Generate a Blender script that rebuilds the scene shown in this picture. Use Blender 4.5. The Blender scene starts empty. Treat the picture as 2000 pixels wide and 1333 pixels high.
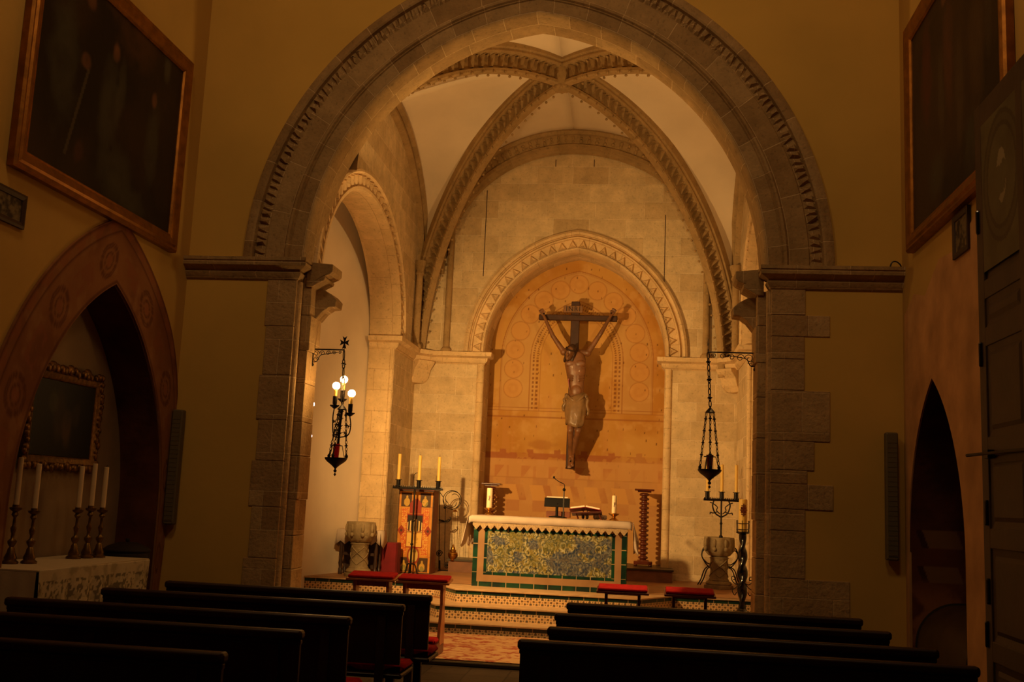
import bpy, math, random
import numpy as np
from mathutils import Vector, Matrix
from mathutils.geometry import tessellate_polygon
SC = bpy.context.scene
COL = SC.collection
PI = math.pi
random.seed(7)
# ------------------------------------------------------------------ camera
FPX, PCX, PCY = 2050.0, 1000.0, 666.5
EYE = Vector((0, 0, 1.7))
_fy = Vector(((1245 - PCX) / FPX, -(986 - PCY) / FPX, 1.0)).normalized()
_a = 0.044
_uz = Vector((_a, 1, -(_a * _fy.x + _fy.y) / _fy.z)).normalized()
_ux = _uz.cross(_fy)
if _ux.x < 0: _ux = -_ux
RIGHT = Vector((_ux.x, _fy.x, _uz.x)); UP = Vector((_ux.y, _fy.y, _uz.y)); FWD = Vector((_ux.z, _fy.z, _uz.z))
cam_d = bpy.data.cameras.new('camera'); cam = bpy.data.objects.new('camera', cam_d); COL.objects.link(cam)
cam_d.sensor_width = 36.0; cam_d.lens = FPX / 2000 * 36.0; cam_d.clip_start = 0.05; cam_d.clip_end = 100
mw = Matrix.Identity(4)
for i in range(3):
    mw[i][0] = RIGHT[i]; mw[i][1] = UP[i]; mw[i][2] = -FWD[i]; mw[i][3] = EYE[i]
cam.matrix_world = mw
SC.camera = cam
def _ray(px, py): return RIGHT * ((px - PCX) / FPX) + UP * (-(py - PCY) / FPX) + FWD
def aty(px, py, Y): d = _ray(px, py); return EYE + d * (Y / d.y)
def atx(px, py, X): d = _ray(px, py); return EYE + d * (X / d.x)
def atz(px, py, Z): d = _ray(px, py); return EYE + d * ((Z - 1.7) / d.z)
# ------------------------------------------------------------------ colour management, world, lights
SC.view_settings.view_transform = 'Standard'
SC.view_settings.look = 'None'
SC.view_settings.gamma = 1.0
SC.view_settings.use_curve_mapping = False
SC.view_settings.exposure = 0.0
w = bpy.data.worlds.new('world'); SC.world = w; w.use_nodes = True
w.node_tree.nodes['Background'].inputs[0].default_value = (0.9, 0.5, 0.2, 1)
w.node_tree.nodes['Background'].inputs[1].default_value = 0.0025
WARM = (1.0, 0.575, 0.19)
def light(name, kind, loc, energy, color=WARM, target=None, **kw):
    d = bpy.data.lights.new(name, kind); d.energy = energy; d.color = color
    for k, v in kw.items(): setattr(d, k, v)
    o = bpy.data.objects.new(name, d); COL.objects.link(o); o.location = loc
    if target is not None:
        o.rotation_euler = (Vector(target) - Vector(loc)).to_track_quat('-Z', 'Y').to_euler()
    return o
light('globe_lamp_key', 'SPOT', (-3.27, 11.75, 2.97), 1200, target=(-0.62, 17.5, 1.75), spot_size=math.radians(106), spot_blend=1.0, shadow_soft_size=0.05)
light('vault_uplight', 'SPOT', (-3.3, 12.05, 4.5), 165, target=(0.1, 14.6, 7.6), spot_size=math.radians(150), spot_blend=0.8, shadow_soft_size=0.12)
light('right_fill', 'SPOT', (1.0, 12.0, 4.5), 215, target=(-2.6, 14.9, 7.0), spot_size=math.radians(140), spot_blend=0.8, shadow_soft_size=0.15)  # added unseen fill behind the right pier, lifts the left wall and vault
light('carpet_fill_spot', 'SPOT', (0.95, 11.95, 4.35), 540, target=(-1.25, 12.1, 0.1), spot_size=math.radians(62), spot_blend=0.9, shadow_soft_size=0.08)  # added lamp hidden by the right capital, brightens carpet, steps and kneelers
light('nave_lamp_left', 'AREA', (-3.2, 5.5, 8.6), 47, color=(1.0, 0.61, 0.27), target=(-1.6, 11.2, 4.6), shape='DISK', size=1.2)
light('nave_lamp_right', 'AREA', (0.8, 5.5, 8.6), 39, color=(1.0, 0.61, 0.27), target=(-0.2, 11.2, 4.6), shape='DISK', size=1.2)

# ------------------------------------------------------------------ helpers
def lin(c):
    c = np.asarray(c, float) / 255.0
    return np.where(c <= 0.04045, c / 12.92, ((c + 0.055) / 1.055) ** 2.4)
def V(*a): return Vector(a)
class MB:
    def __init__(s): s.v = []; s.f = []; s.uv = []; s.c = None
    def add(s, vs, fs, uvs=None):
        b = len(s.v); s.v += [tuple(p) for p in vs]
        for i, f in enumerate(fs):
            s.f.append([b + k for k in f]); s.uv.append(None if uvs is None else uvs[i])
        return s
    def box(s, c, d, rz=0.0, m=None):
        hx, hy, hz = d[0] / 2, d[1] / 2, d[2] / 2
        R = m if m is not None else Matrix.Rotation(rz, 3, 'Z')
        vs = [Vector(c) + R @ V(x, y, z) for x in (-hx, hx) for y in (-hy, hy) for z in (-hz, hz)]
        return s.add(vs, [(0, 1, 3, 2), (4, 6, 7, 5), (0, 4, 5, 1), (2, 3, 7, 6), (0, 2, 6, 4), (1, 5, 7, 3)])
    def bb(s, x0, x1, y0, y1, z0, z1): return s.box(((x0 + x1) / 2, (y0 + y1) / 2, (z0 + z1) / 2), (x1 - x0, y1 - y0, z1 - z0))
    def bbox(s, x0, x1, y0, y1, z0, z1, bv=0.008):
        # box with chamfered edges (octagonal in xz, inset at y ends)
        def ring(y, i):
            a0, a1, c0, c1 = x0 + i, x1 - i, z0 + i, z1 - i
            return [(a0 + bv, y, c0), (a1 - bv, y, c0), (a1, y, c0 + bv), (a1, y, c1 - bv), (a1 - bv, y, c1), (a0 + bv, y, c1), (a0, y, c1 - bv), (a0, y, c0 + bv)]
        R = [ring(y0, bv), ring(y0 + bv, 0), ring(y1 - bv, 0), ring(y1, bv)]
        vs = sum(R, []); fs = [tuple(range(8))[::-1], tuple(24 + k for k in range(8))]
        for r in range(3):
            for k in range(8): fs.append((r * 8 + k, r * 8 + (k + 1) % 8, r * 8 + 8 + (k + 1) % 8, r * 8 + 8 + k))
        return s.add(vs, [f[::-1] for f in fs])
    def tube(s, pts, r, n=8, closed=False, caps=True):
        pts = [Vector(p) for p in pts]; N = len(pts); rs = r if hasattr(r, '__len__') else [r] * N
        rings = []; up = None
        for i, p in enumerate(pts):
            if closed: t = pts[(i + 1) % N] - pts[i - 1]
            else: t = pts[min(i + 1, N - 1)] - pts[max(i - 1, 0)]
            t = t.normalized() if t.length > 1e-9 else V(0, 0, 1)
            if up is None:
                up = t.orthogonal().normalized()
            up = (up - t * up.dot(t))
            up = up.normalized() if up.length > 1e-6 else t.orthogonal().normalized()
            q = t.cross(up)
            rings.append([p + (up * math.cos(2 * PI * k / n) + q * math.sin(2 * PI * k / n)) * rs[i] for k in range(n)])
        vs = sum(rings, []); fs = []
        for i in range(N if closed else N - 1):
            j = (i + 1) % N
            for k in range(n): fs.append((i * n + k, i * n + (k + 1) % n, j * n + (k + 1) % n, j * n + k))
        if not closed and caps: fs += [tuple(range(n))[::-1], tuple((N - 1) * n + k for k in range(n))]
        return s.add(vs, fs)
    def lathe(s, prof, c=(0, 0, 0), n=20, sq=False, wob=0, nw=8, m=None):
        rings = []; c = Vector(c)
        for (r, z) in prof:
            ring = []
            for k in range(n):
                a = 2 * PI * k / n
                rr = max(r, 1e-4) * (1 + wob * math.cos(nw * a))
                p = V(rr * math.cos(a), rr * math.sin(a), z)
                ring.append(c + (m @ p if m is not None else p))
            rings.append(ring)
        vs = sum(rings, []); fs = []
        for i in range(len(prof) - 1):
            for k in range(n): fs.append((i * n + k, i * n + (k + 1) % n, (i + 1) * n + (k + 1) % n, (i + 1) * n + k))
        fs += [tuple(range(n))[::-1], tuple((len(prof) - 1) * n + k for k in range(n))]
        return s.add(vs, fs)
    def ball(s, c, r, n=10, m=8, rot=None):
        rx, ry, rz = r if hasattr(r, '__len__') else (r, r, r)
        vs = []; c = Vector(c)
        for i in range(m + 1):
            th = PI * i / m; st = max(math.sin(th), 1e-3)
            for k in range(n):
                a = 2 * PI * k / n; p = V(rx * st * math.cos(a), ry * st * math.sin(a), -rz * math.cos(th))
                vs.append(c + (rot @ p if rot is not None else p))
        fs = [(i * n + k, i * n + (k + 1) % n, (i + 1) * n + (k + 1) % n, (i + 1) * n + k) for i in range(m) for k in range(n)]
        fs += [tuple(range(n))[::-1], tuple(m * n + k for k in range(n))]
        return s.add(vs, fs)
    def capsule(s, p, q, r1, r2, n=12):
        p = Vector(p); q = Vector(q); d = (q - p); L = d.length; d.normalize()
        pts = []; rs = []
        for i in range(5):
            a = PI / 2 * i / 4; pts.append(p - d * r1 * math.cos(a)); rs.append(max(r1 * math.sin(a), 1e-4))
        for i in range(5):
            a = PI / 2 * (4 - i) / 4; pts.append(q + d * r2 * math.cos(a)); rs.append(max(r2 * math.sin(a), 1e-4))
        return s.tube(pts, rs, n)
    def prism(s, poly, f0, f1, holes=()):
        """poly in 2-D; f0, f1 map (a, b) to the two faces."""
        loops = [list(poly)] + [list(h) for h in holes]
        flat = sum(loops, [])
        tri = tessellate_polygon([[V(a, b, 0) for a, b in l] for l in loops])
        n = len(flat)
        vs = [f0(a, b) for a, b in flat] + [f1(a, b) for a, b in flat]
        fs = [tuple(t) for t in tri] + [tuple(n + k for k in t)[::-1] for t in tri]
        b = 0
        for l in loops:
            m = len(l)
            for k in range(m): fs.append((b + k, b + (k + 1) % m, n + b + (k + 1) % m, n + b + k))
            b += m
        return s.add(vs, fs)
    def sweep(s, pos, ts, prof, L, closed=True, caps=True):
        """pos(t, a, b) -> point; prof list of (a, b)."""
        m = len(prof); vs = []
        for t in ts:
            for a, b in prof: vs.append(pos(t, a, b))
        cum = [0.0]
        for k in range(m): 
            a, b = prof[k]; c, d = prof[(k + 1) % m]; cum.append(cum[-1] + math.hypot(c - a, d - b))
        fs = []; uv = []
        for i in range(len(ts) - 1):
            for k in range(m if closed else m - 1):
                j = (k + 1) % m
                fs.append((i * m + k, i * m + j, (i + 1) * m + j, (i + 1) * m + k))
                u0, u1 = ts[i] * L, ts[i + 1] * L
                uv.append([(u0, cum[k]), (u0, cum[k + 1]), (u1, cum[k + 1]), (u1, cum[k])])
        if closed and caps:
            for base in (0, (len(ts) - 1) * m):
                fs.append(tuple(base + k for k in range(m))); uv.append([(prof[k][0], prof[k][1]) for k in range(m)])
        return s.add(vs, fs, uv)
    def build(s, name, mat, parent=None, smooth=None, mods=(), fixn=True, loc=None, colors=None):
        me = bpy.data.meshes.new(name)
        me.from_pydata(s.v, [], s.f)
        uvl = me.uv_layers.new(name='UVMap')
        me.calc_loop_triangles() if False else None
        dat = np.zeros((len(me.loops), 2), np.float32)
        vv = s.v; li = 0
        for fi, f in enumerate(s.f):
            u = s.uv[fi]
            if u is not None:
                for q in u: dat[li] = q; li += 1
            else:
                p0 = vv[f[0]]; p1 = vv[f[1]]; p2 = vv[f[-1]]
                ax, ay, az = p1[0] - p0[0], p1[1] - p0[1], p1[2] - p0[2]
                bx, by, bz = p2[0] - p0[0], p2[1] - p0[1], p2[2] - p0[2]
                nx, ny, nz = abs(ay * bz - az * by), abs(az * bx - ax * bz), abs(ax * by - ay * bx)
                for k in f:
                    p = vv[k]
                    if nz >= nx and nz >= ny: dat[li] = (p[0], p[1])
                    elif nx >= ny: dat[li] = (p[1], p[2])
                    else: dat[li] = (p[0], p[2])
                    li += 1
        uvl.data.foreach_set('uv', dat.ravel())
        if colors is not None:
            at = me.color_attributes.new('Col', 'FLOAT_COLOR', 'POINT')
            c4 = np.ones((len(s.v), 4), np.float32); c4[:, :3] = colors; at.data.foreach_set('color', c4.ravel())
        if fixn and len(s.f) < 60000:
            import bmesh
            bm = bmesh.new(); bm.from_mesh(me); bmesh.ops.recalc_face_normals(bm, faces=bm.faces); bm.to_mesh(me); bm.free()
        me.materials.append(mat)
        if smooth is not None:
            me.shade_smooth()
            if smooth < 180: me.set_sharp_from_angle(angle=math.radians(smooth))
        o = bpy.data.objects.new(name, me); COL.objects.link(o)
        if parent is not None: o.parent = parent
        if loc is not None: o.location = loc
        for kind, kw in mods:
            md = o.modifiers.new(kind.lower(), kind)
            for k, v in kw.items(): setattr(md, k, v)
        return o
def tag(o, label=None, cat=None, group=None, kind=None):
    if label: o['label'] = label
    if cat: o['category'] = cat
    if group: o['group'] = group
    if kind: o['kind'] = kind
    return o
def thing(name, label, cat, loc, rz=0.0, group=None):
    o = bpy.data.objects.new(name, None); COL.objects.link(o); o.location = loc; o.rotation_euler = (0, 0, rz); o.empty_display_size = 0.1
    return tag(o, label, cat, group)
def struct(o): o['kind'] = 'structure'; return o
def kids(o): return [c for c in list(COL.objects) if c.parent == o]
def copy_tree(o, parent=None):
    c = o.copy(); COL.objects.link(c); c.parent = parent
    for k in kids(o): copy_tree(k, c)
    return c
# numpy value noise
def vnoise(x, y, seed=0):
    x = np.asarray(x, float); y = np.asarray(y, float)
    xi = np.floor(x).astype(np.int64); yi = np.floor(y).astype(np.int64); fx = x - xi; fy = y - yi
    def h(a, b):
        n = (a * 374761393 + b * 668265263 + seed * 982451653) & 0xffffffff
        n = ((n ^ (n >> 13)) * 1274126177) & 0xffffffff
        return ((n ^ (n >> 16)) & 0xffff) / 65535.0
    sx = fx * fx * (3 - 2 * fx); sy = fy * fy * (3 - 2 * fy)
    return (h(xi, yi) * (1 - sx) + h(xi + 1, yi) * sx) * (1 - sy) + (h(xi, yi + 1) * (1 - sx) + h(xi + 1, yi + 1) * sx) * sy
def fbm(x, y, seed=0, o=4):
    r = 0; a = 0.5; t = 0
    for k in range(o): r = r + a * vnoise(np.asarray(x) * 2 ** k, np.asarray(y) * 2 ** k, seed + k); t += a; a *= 0.5
    return r / t
def mixc(a, b, m): m = np.clip(m, 0, 1)[..., None]; return a * (1 - m) + b * m
def stp(e0, e1, x): t = np.clip((x - e0) / (e1 - e0), 0, 1); return t * t * (3 - 2 * t)

# ------------------------------------------------------------------ materials
def new_mat(name):
    m = bpy.data.materials.new(name); m.use_nodes = True; nt = m.node_tree
    return m, nt, nt.nodes['Principled BSDF']
def solid(name, rgb, rough=0.6, metal=0.0, var=0.0, scale=8.0, bump=0.0, bscale=30.0, emis=None, estr=0.0, coat=0.0, trans=0.0, spec=0.5):
    m, nt, b = new_mat(name); N = nt.nodes; L = nt.links
    c = tuple(lin(rgb)) + (1,)
    b.inputs['Base Color'].default_value = c; b.inputs['Roughness'].default_value = rough; b.inputs['Metallic'].default_value = metal
    b.inputs['Coat Weight'].default_value = coat; b.inputs['Transmission Weight'].default_value = trans; b.inputs['Specular IOR Level'].default_value = spec
    tc = N.new('ShaderNodeTexCoord')
    if var > 0:
        n = N.new('ShaderNodeTexNoise'); n.inputs['Scale'].default_value = scale; n.inputs['Detail'].default_value = 5
        L.new(tc.outputs['Object'], n.inputs['Vector'])
        r = N.new('ShaderNodeMapRange'); r.inputs[1].default_value = 0.3; r.inputs[2].default_value = 0.7; r.inputs[3].default_value = 1 - var; r.inputs[4].default_value = 1 + var * 0.6
        L.new(n.outputs[0], r.inputs[0])
        mx = N.new('ShaderNodeMix'); mx.data_type = 'RGBA'; mx.blend_type = 'MULTIPLY'; mx.inputs[0].default_value = 1
        mx.inputs[6].default_value = c; L.new(r.outputs[0], mx.inputs[7]); L.new(mx.outputs[2], b.inputs['Base Color'])
    if bump > 0:
        n2 = N.new('ShaderNodeTexNoise'); n2.inputs['Scale'].default_value = bscale; n2.inputs['Detail'].default_value = 6
        L.new(tc.outputs['Object'], n2.inputs['Vector'])
        bp = N.new('ShaderNodeBump'); bp.inputs['Strength'].default_value = 0.6; bp.inputs['Distance'].default_value = bump
        L.new(n2.outputs[0], bp.inputs['Height']); L.new(bp.outputs[0], b.inputs['Normal'])
    if emis is not None:
        b.inputs['Emission Color'].default_value = tuple(lin(emis)) + (1,); b.inputs['Emission Strength'].default_value = estr
    return m
def stone(name, rgb, rgb2, mortar, bw=0.5, bh=0.27, ms=0.006, bump=0.012, offs=0.5, grime=0.26, rough=0.9, warp=0.02):
    m, nt, b = new_mat(name); N = nt.nodes; L = nt.links
    b.inputs['Roughness'].default_value = rough; b.inputs['Specular IOR Level'].default_value = 0.2
    uv = N.new('ShaderNodeUVMap'); tc = N.new('ShaderNodeTexCoord')
    nz = N.new('ShaderNodeTexNoise'); nz.inputs['Scale'].default_value = 1.7; nz.inputs['Detail'].default_value = 2; L.new(uv.outputs[0], nz.inputs['Vector'])
    ad = N.new('ShaderNodeVectorMath'); ad.operation = 'MULTIPLY_ADD'; ad.inputs[1].default_value = (warp, warp, 0)
    L.new(nz.outputs['Color'], ad.inputs[0]); L.new(uv.outputs[0], ad.inputs[2])
    br = N.new('ShaderNodeTexBrick'); br.inputs['Scale'].default_value = 1; br.inputs['Brick Width'].default_value = bw; br.inputs['Row Height'].default_value = bh
    br.inputs['Mortar Size'].default_value = ms; br.inputs['Mortar Smooth'].default_value = 0.3; br.offset = offs; br.squash = 1.35; br.squash_frequency = 3
    br.inputs['Bias'].default_value = 0.0
    br.inputs['Color1'].default_value = tuple(lin(rgb)) + (1,); br.inputs['Color2'].default_value = tuple(lin(rgb2)) + (1,); br.inputs['Mortar'].default_value = tuple(lin(mortar)) + (1,)
    L.new(ad.outputs[0], br.inputs['Vector'])
    n = N.new('ShaderNodeTexNoise'); n.inputs['Scale'].default_value = 4.2; n.inputs['Detail'].default_value = 8; n.inputs['Roughness'].default_value = 0.68; L.new(tc.outputs['Object'], n.inputs['Vector'])
    r = N.new('ShaderNodeMapRange'); r.inputs[1].default_value = 0.3; r.inputs[2].default_value = 0.7; r.inputs[3].default_value = 1 - grime; r.inputs[4].default_value = 1.12
    L.new(n.outputs[0], r.inputs[0])
    # pits
    n3 = N.new('ShaderNodeTexNoise'); n3.inputs['Scale'].default_value = 26; n3.inputs['Detail'].default_value = 4; L.new(tc.outputs['Object'], n3.inputs['Vector'])
    r3 = N.new('ShaderNodeMapRange'); r3.inputs[1].default_value = 0.28; r3.inputs[2].default_value = 0.42; r3.inputs[3].default_value = 0.72; r3.inputs[4].default_value = 1.0; L.new(n3.outputs[0], r3.inputs[0])
    mu = N.new('ShaderNodeMath'); mu.operation = 'MULTIPLY'; L.new(r.outputs[0], mu.inputs[0]); L.new(r3.outputs[0], mu.inputs[1])
    mx = N.new('ShaderNodeMix'); mx.data_type = 'RGBA'; mx.blend_type = 'MULTIPLY'; mx.inputs[0].default_value = 1
    L.new(br.outputs['Color'], mx.inputs[6]); L.new(mu.outputs[0], mx.inputs[7]); L.new(mx.outputs[2], b.inputs['Base Color'])
    # bump
    h = N.new('ShaderNodeMath'); h.operation = 'MULTIPLY'; h.inputs[1].default_value = -0.8; L.new(br.outputs['Fac'], h.inputs[0])
    h2 = N.new('ShaderNodeMath'); h2.operation = 'MULTIPLY_ADD'; h2.inputs[1].default_value = 0.9; L.new(n3.outputs[0], h2.inputs[0]); L.new(h.outputs[0], h2.inputs[2])
    h3 = N.new('ShaderNodeMath'); h3.operation = 'MULTIPLY_ADD'; h3.inputs[1].default_value = 1.2; L.new(n.outputs[0], h3.inputs[0]); L.new(h2.outputs[0], h3.inputs[2])
    bp = N.new('ShaderNodeBump'); bp.inputs['Strength'].default_value = 0.8; bp.inputs['Distance'].default_value = bump
    L.new(h3.outputs[0], bp.inputs['Height']); L.new(bp.outputs[0], b.inputs['Normal'])
    return m
def vcmat(name, rough=0.8, bump=0.0, coat=0.0, bscale=25, spec=0.3, metal=0.0):
    m, nt, b = new_mat(name); N = nt.nodes; L = nt.links
    a = N.new('ShaderNodeVertexColor'); a.layer_name = 'Col'; L.new(a.outputs[0], b.inputs['Base Color'])
    b.inputs['Roughness'].default_value = rough; b.inputs['Coat Weight'].default_value = coat; b.inputs['Specular IOR Level'].default_value = spec; b.inputs['Metallic'].default_value = metal
    if bump > 0:
        tc = N.new('ShaderNodeTexCoord'); n = N.new('ShaderNodeTexNoise'); n.inputs['Scale'].default_value = bscale; n.inputs['Detail'].default_value = 6; L.new(tc.outputs['Object'], n.inputs['Vector'])
        bp = N.new('ShaderNodeBump'); bp.inputs['Strength'].default_value = 0.6; bp.inputs['Distance'].default_value = bump; L.new(n.outputs[0], bp.inputs['Height']); L.new(bp.outputs[0], b.inputs['Normal'])
    return m
M = dict(
    stone=stone('stone', (226, 203, 163), (200, 174, 133), (236, 214, 176), 0.62, 0.31, 0.006),
    arch=stone('arch_stone', (184, 155, 110), (160, 130, 88), (214, 184, 138), 0.40, 0.27, 0.006),
    rib=stone('rib_stone', (176, 147, 104), (160, 132, 90), (182, 154, 110), 0.62, 0.9, 0.004, bump=0.008),
    pier=stone('pier_stone', (204, 172, 122), (172, 138, 94), (216, 184, 136), 0.50, 0.42, 0.007, bump=0.016),
    cream=stone('cream_stone', (224, 194, 148), (210, 180, 134), (182, 150, 108), 0.55, 0.33, 0.003, bump=0.006, grime=0.2),
    vault=solid('vault_plaster', (236, 220, 196), 0.95, var=0.10, scale=1.2, bump=0.004, bscale=6, spec=0.1),
    ochre=solid('ochre_plaster', (214, 176, 92), 0.95, var=0.10, scale=0.9, bump=0.004, bscale=9, spec=0.1),
    ochre2=solid('side_ochre_plaster', (196, 160, 88), 0.95, var=0.12, scale=0.8, bump=0.004, bscale=9, spec=0.1),
    dark_reveal=solid('niche_red_plaster', (96, 56, 40), 0.95, var=0.4, scale=3, bump=0.01, bscale=14, spec=0.1),
    nicheback=solid('niche_back_plaster', (150, 128, 100), 0.95, var=0.25, scale=1.5, bump=0.004, bscale=9, spec=0.1),
    floor=stone('floor_tile', (70, 55, 42), (58, 45, 34), (40, 32, 25), 0.4, 0.4, 0.008, bump=0.003, offs=0.0, rough=0.6),
    chfloor=solid('chancel_floor', (165, 120, 80), 0.5, var=0.25, scale=3),
    tread=solid('step_lip_stone', (190, 154, 112), 0.55, var=0.2, scale=9, bump=0.003),
    pew=solid('dark_pew_wood', (44, 21, 13), 0.42, var=0.35, scale=5, spec=0.45),
    pewleg=solid('pew_leg_wood', (48, 25, 15), 0.5, var=0.3, scale=6),
    redcush=solid('red_velvet', (172, 18, 24), 0.9, var=0.25, scale=20, bump=0.004, bscale=60, spec=0.2),
    kwood=solid('prie_dieu_wood', (176, 104, 56), 0.5, var=0.3, scale=9, coat=0.2),
    kwooddark=solid('prie_dieu_dark_wood', (92, 36, 22), 0.45, var=0.3, scale=9, coat=0.2),
    iron=solid('wrought_iron', (38, 32, 28), 0.5, metal=0.7, var=0.3, scale=20, bump=0.002, bscale=60),
    blackiron=solid('black_lacquered_iron', (14, 12, 12), 0.25, metal=0.4, coat=0.6),
    brass=solid('aged_brass', (190, 140, 62), 0.32, metal=1.0, var=0.25, scale=18),
    olivebrass=solid('dull_bronze', (120, 92, 48), 0.42, metal=0.9, var=0.35, scale=18),
    wax=solid('yellow_wax', (226, 186, 92), 0.5, var=0.06, scale=6),
    palewax=solid('pale_wax', (225, 200, 160), 0.5, var=0.06, scale=6),
    sleeve=solid('brown_candle_sleeve', (110, 84, 52), 0.7, var=0.3),
    bulb=solid('globe_bulb', (255, 235, 200), 0.3, emis=(255, 196, 120), estr=26.0),
    spotbulb=solid('spot_bulb', (255, 240, 235), 0.3, emis=(255, 205, 200), estr=14.0),
    redglass=solid('red_glass', (190, 12, 14), 0.12, emis=(160, 8, 4), estr=0.10, coat=0.8),
    darkredglass=solid('unlit_red_glass', (110, 14, 12), 0.15, coat=0.8),
    linen=solid('white_linen', (186, 168, 152), 0.9, var=0.05, scale=10, bump=0.003, bscale=40, spec=0.15),
    lace=None, 
    blackp=solid('black_plastic', (8, 6, 5), 0.6, spec=0.2),
    steel=solid('grey_steel', (120, 120, 120), 0.3, metal=0.9),
    bookred=solid('red_book_leather', (150, 24, 20), 0.5),
    paper=solid('book_paper', (232, 220, 196), 0.8),
    barley=solid('dark_turned_wood', (96, 42, 22), 0.28, var=0.25, scale=12, coat=0.5),
    font=stone('font_marble', (152, 132, 98), (140, 120, 88), (144, 124, 92), 5, 5, 0.0, bump=0.01, grime=0.45, rough=0.7),
    crosswood=solid('cross_wood', (62, 32, 15), 0.65, var=0.35, scale=9, bump=0.003, bscale=24),
    plate=solid('title_plate_wood', (128, 88, 50), 0.6, var=0.3, scale=10, bump=0.002),
    letter=solid('carved_letters', (40, 24, 14), 0.7),
    flesh=solid('carved_painted_flesh', (122, 80, 48), 0.42, var=0.35, scale=7, bump=0.003, bscale=18, coat=0.25),
    loin=solid('carved_loincloth', (136, 106, 70), 0.4, var=0.3, scale=8, bump=0.002, coat=0.25),
    hair=solid('carved_dark_hair', (58, 34, 18), 0.55, var=0.3, bump=0.006, bscale=40),
    wound=solid('painted_wound', (120, 14, 8), 0.4),
    gilt=solid('gilded_frame', (150, 98, 34), 0.38, metal=0.75, var=0.35, scale=9, bump=0.002, bscale=30),
    giltdark=solid('carved_gilt_dark', (126, 90, 44), 0.42, metal=0.7, var=0.5, scale=20, bump=0.006, bscale=35),
    framedark=solid('dark_frame_wood', (50, 28, 16), 0.5, var=0.3),
    print_=solid('old_print', (120, 108, 84), 0.8, var=0.5, scale=18),
    speaker=solid('grey_speaker', (104, 92, 64), 0.7, var=0.05),
    doorwood=solid('dark_door_wood', (66, 46, 30), 0.6, var=0.3, scale=4, bump=0.003, bscale=20),
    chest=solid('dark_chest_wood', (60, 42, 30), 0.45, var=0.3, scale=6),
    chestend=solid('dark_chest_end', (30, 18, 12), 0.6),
    caboside=solid('cabinet_side_wood', (120, 62, 30), 0.5, var=0.3, scale=7),
    redcloth=solid('crimson_cloth', (112, 14, 22), 0.9, var=0.2, scale=8),
    tpaint=vcmat('fresco_paint', 0.9, 0.006, bscale=12, spec=0.15),
    tile=vcmat('glazed_tile', 0.35, 0.0015, coat=0.3),
    canvas=vcmat('oil_canvas', 0.55, 0.002, spec=0.3),
    carpet=vcmat('woven_carpet', 0.95, 0.004, bscale=120, spec=0.1),
    icon=vcmat('painted_panel', 0.45, 0.001, coat=0.2),
    lacevc=vcmat('lace_cloth', 0.9, 0.003, bscale=60, spec=0.1),
    plink=solid('plinth_terracotta', (128, 84, 56), 0.6, var=0.25, scale=6),
    plinktop=solid('plinth_dark_top', (60, 48, 30), 0.4),
    plug=solid('pink_shelf', (190, 130, 96), 0.8),
)
# ------------------------------------------------------------------ arch curves
class Arch:
    """two-centred or elliptical arch about (0, 0); pt(t, a): a = outward offset."""
    def __init__(s, w, h, ell=False, pw=1.0):
        s.w, s.h, s.ell, s.pw = w, h, ell, pw
        s.e = (h * h - w * w) / (2 * w); s.R = w + s.e
        n = 60; p = [s.pt(i / n, 0) for i in range(n + 1)]
        s.L = sum(math.hypot(p[i + 1][0] - p[i][0], p[i + 1][1] - p[i][1]) for i in range(n))
    def pt(s, t, a=0.0):
        sg = 1.0
        if t > 0.5: t = 1 - t; sg = -1.0
        t *= 2
        if s.ell:
            th = PI * (1 - t * 0.5)
            return (sg * (s.w + a) * math.cos(th), (s.h + a) * math.sin(th))
        R = s.R + a; th1 = math.acos(max(-1, min(1, -s.e / R)))
        th0 = math.asin(0) + PI
        th = PI + (th1 - PI) * t
        return (sg * (s.e + R * math.cos(th)), R * math.sin(th))
    def outline(s, a=0.0, n=48): return [s.pt(i / n, a) for i in range(n + 1)]
def ts(n): return [i / n for i in range(n + 1)]

# ================================================================== SETTING
XC = -1.25          # axis of the big arch
WL, WR = -5.16, 2.70
YF, YB = 11.2, 11.7  # front wall of the crossing
SP = 4.24           # springing
big = Arch(2.66, 3.06)
# --- front wall (ochre plaster with the arch opening)
mb = MB()
out = [(-5.6, -0.1), (XC - 2.62, -0.1)] + [(XC + x, SP + z) for x, z in big.outline(0.0)] + [(XC + 2.62, -0.1), (3.4, -0.1), (3.4, 9.4), (-5.6, 9.4)]
mb.prism(out, lambda a, b: (a, YF, b), lambda a, b: (a, YB, b))
struct(mb.build('wall_front', M['ochre']))
# --- voussoir ring with mouldings
def place_f(x, z, b): return (XC + x, YF + b, SP + z)
ring = MB()
prof = [(-.13, .5), (-.13, .03), (-.115, .0), (-.10, -.012), (.045, -.012), (.055, -.03), (.07, -.02), (.085, -.045), (.105, -.048), (.12, -.02), (.135, -.012),
        (.335, -.022), (.345, -.005), (.475, -.005), (.485, -.055), (.505, -.065), (.56, -.055), (.60, -.03), (.61, .01), (.30, .3), (-.005, .5)]
ring.sweep(lambda t, a, b: place_f(*big.pt(t, a), b), ts(72), prof, big.L)
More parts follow.
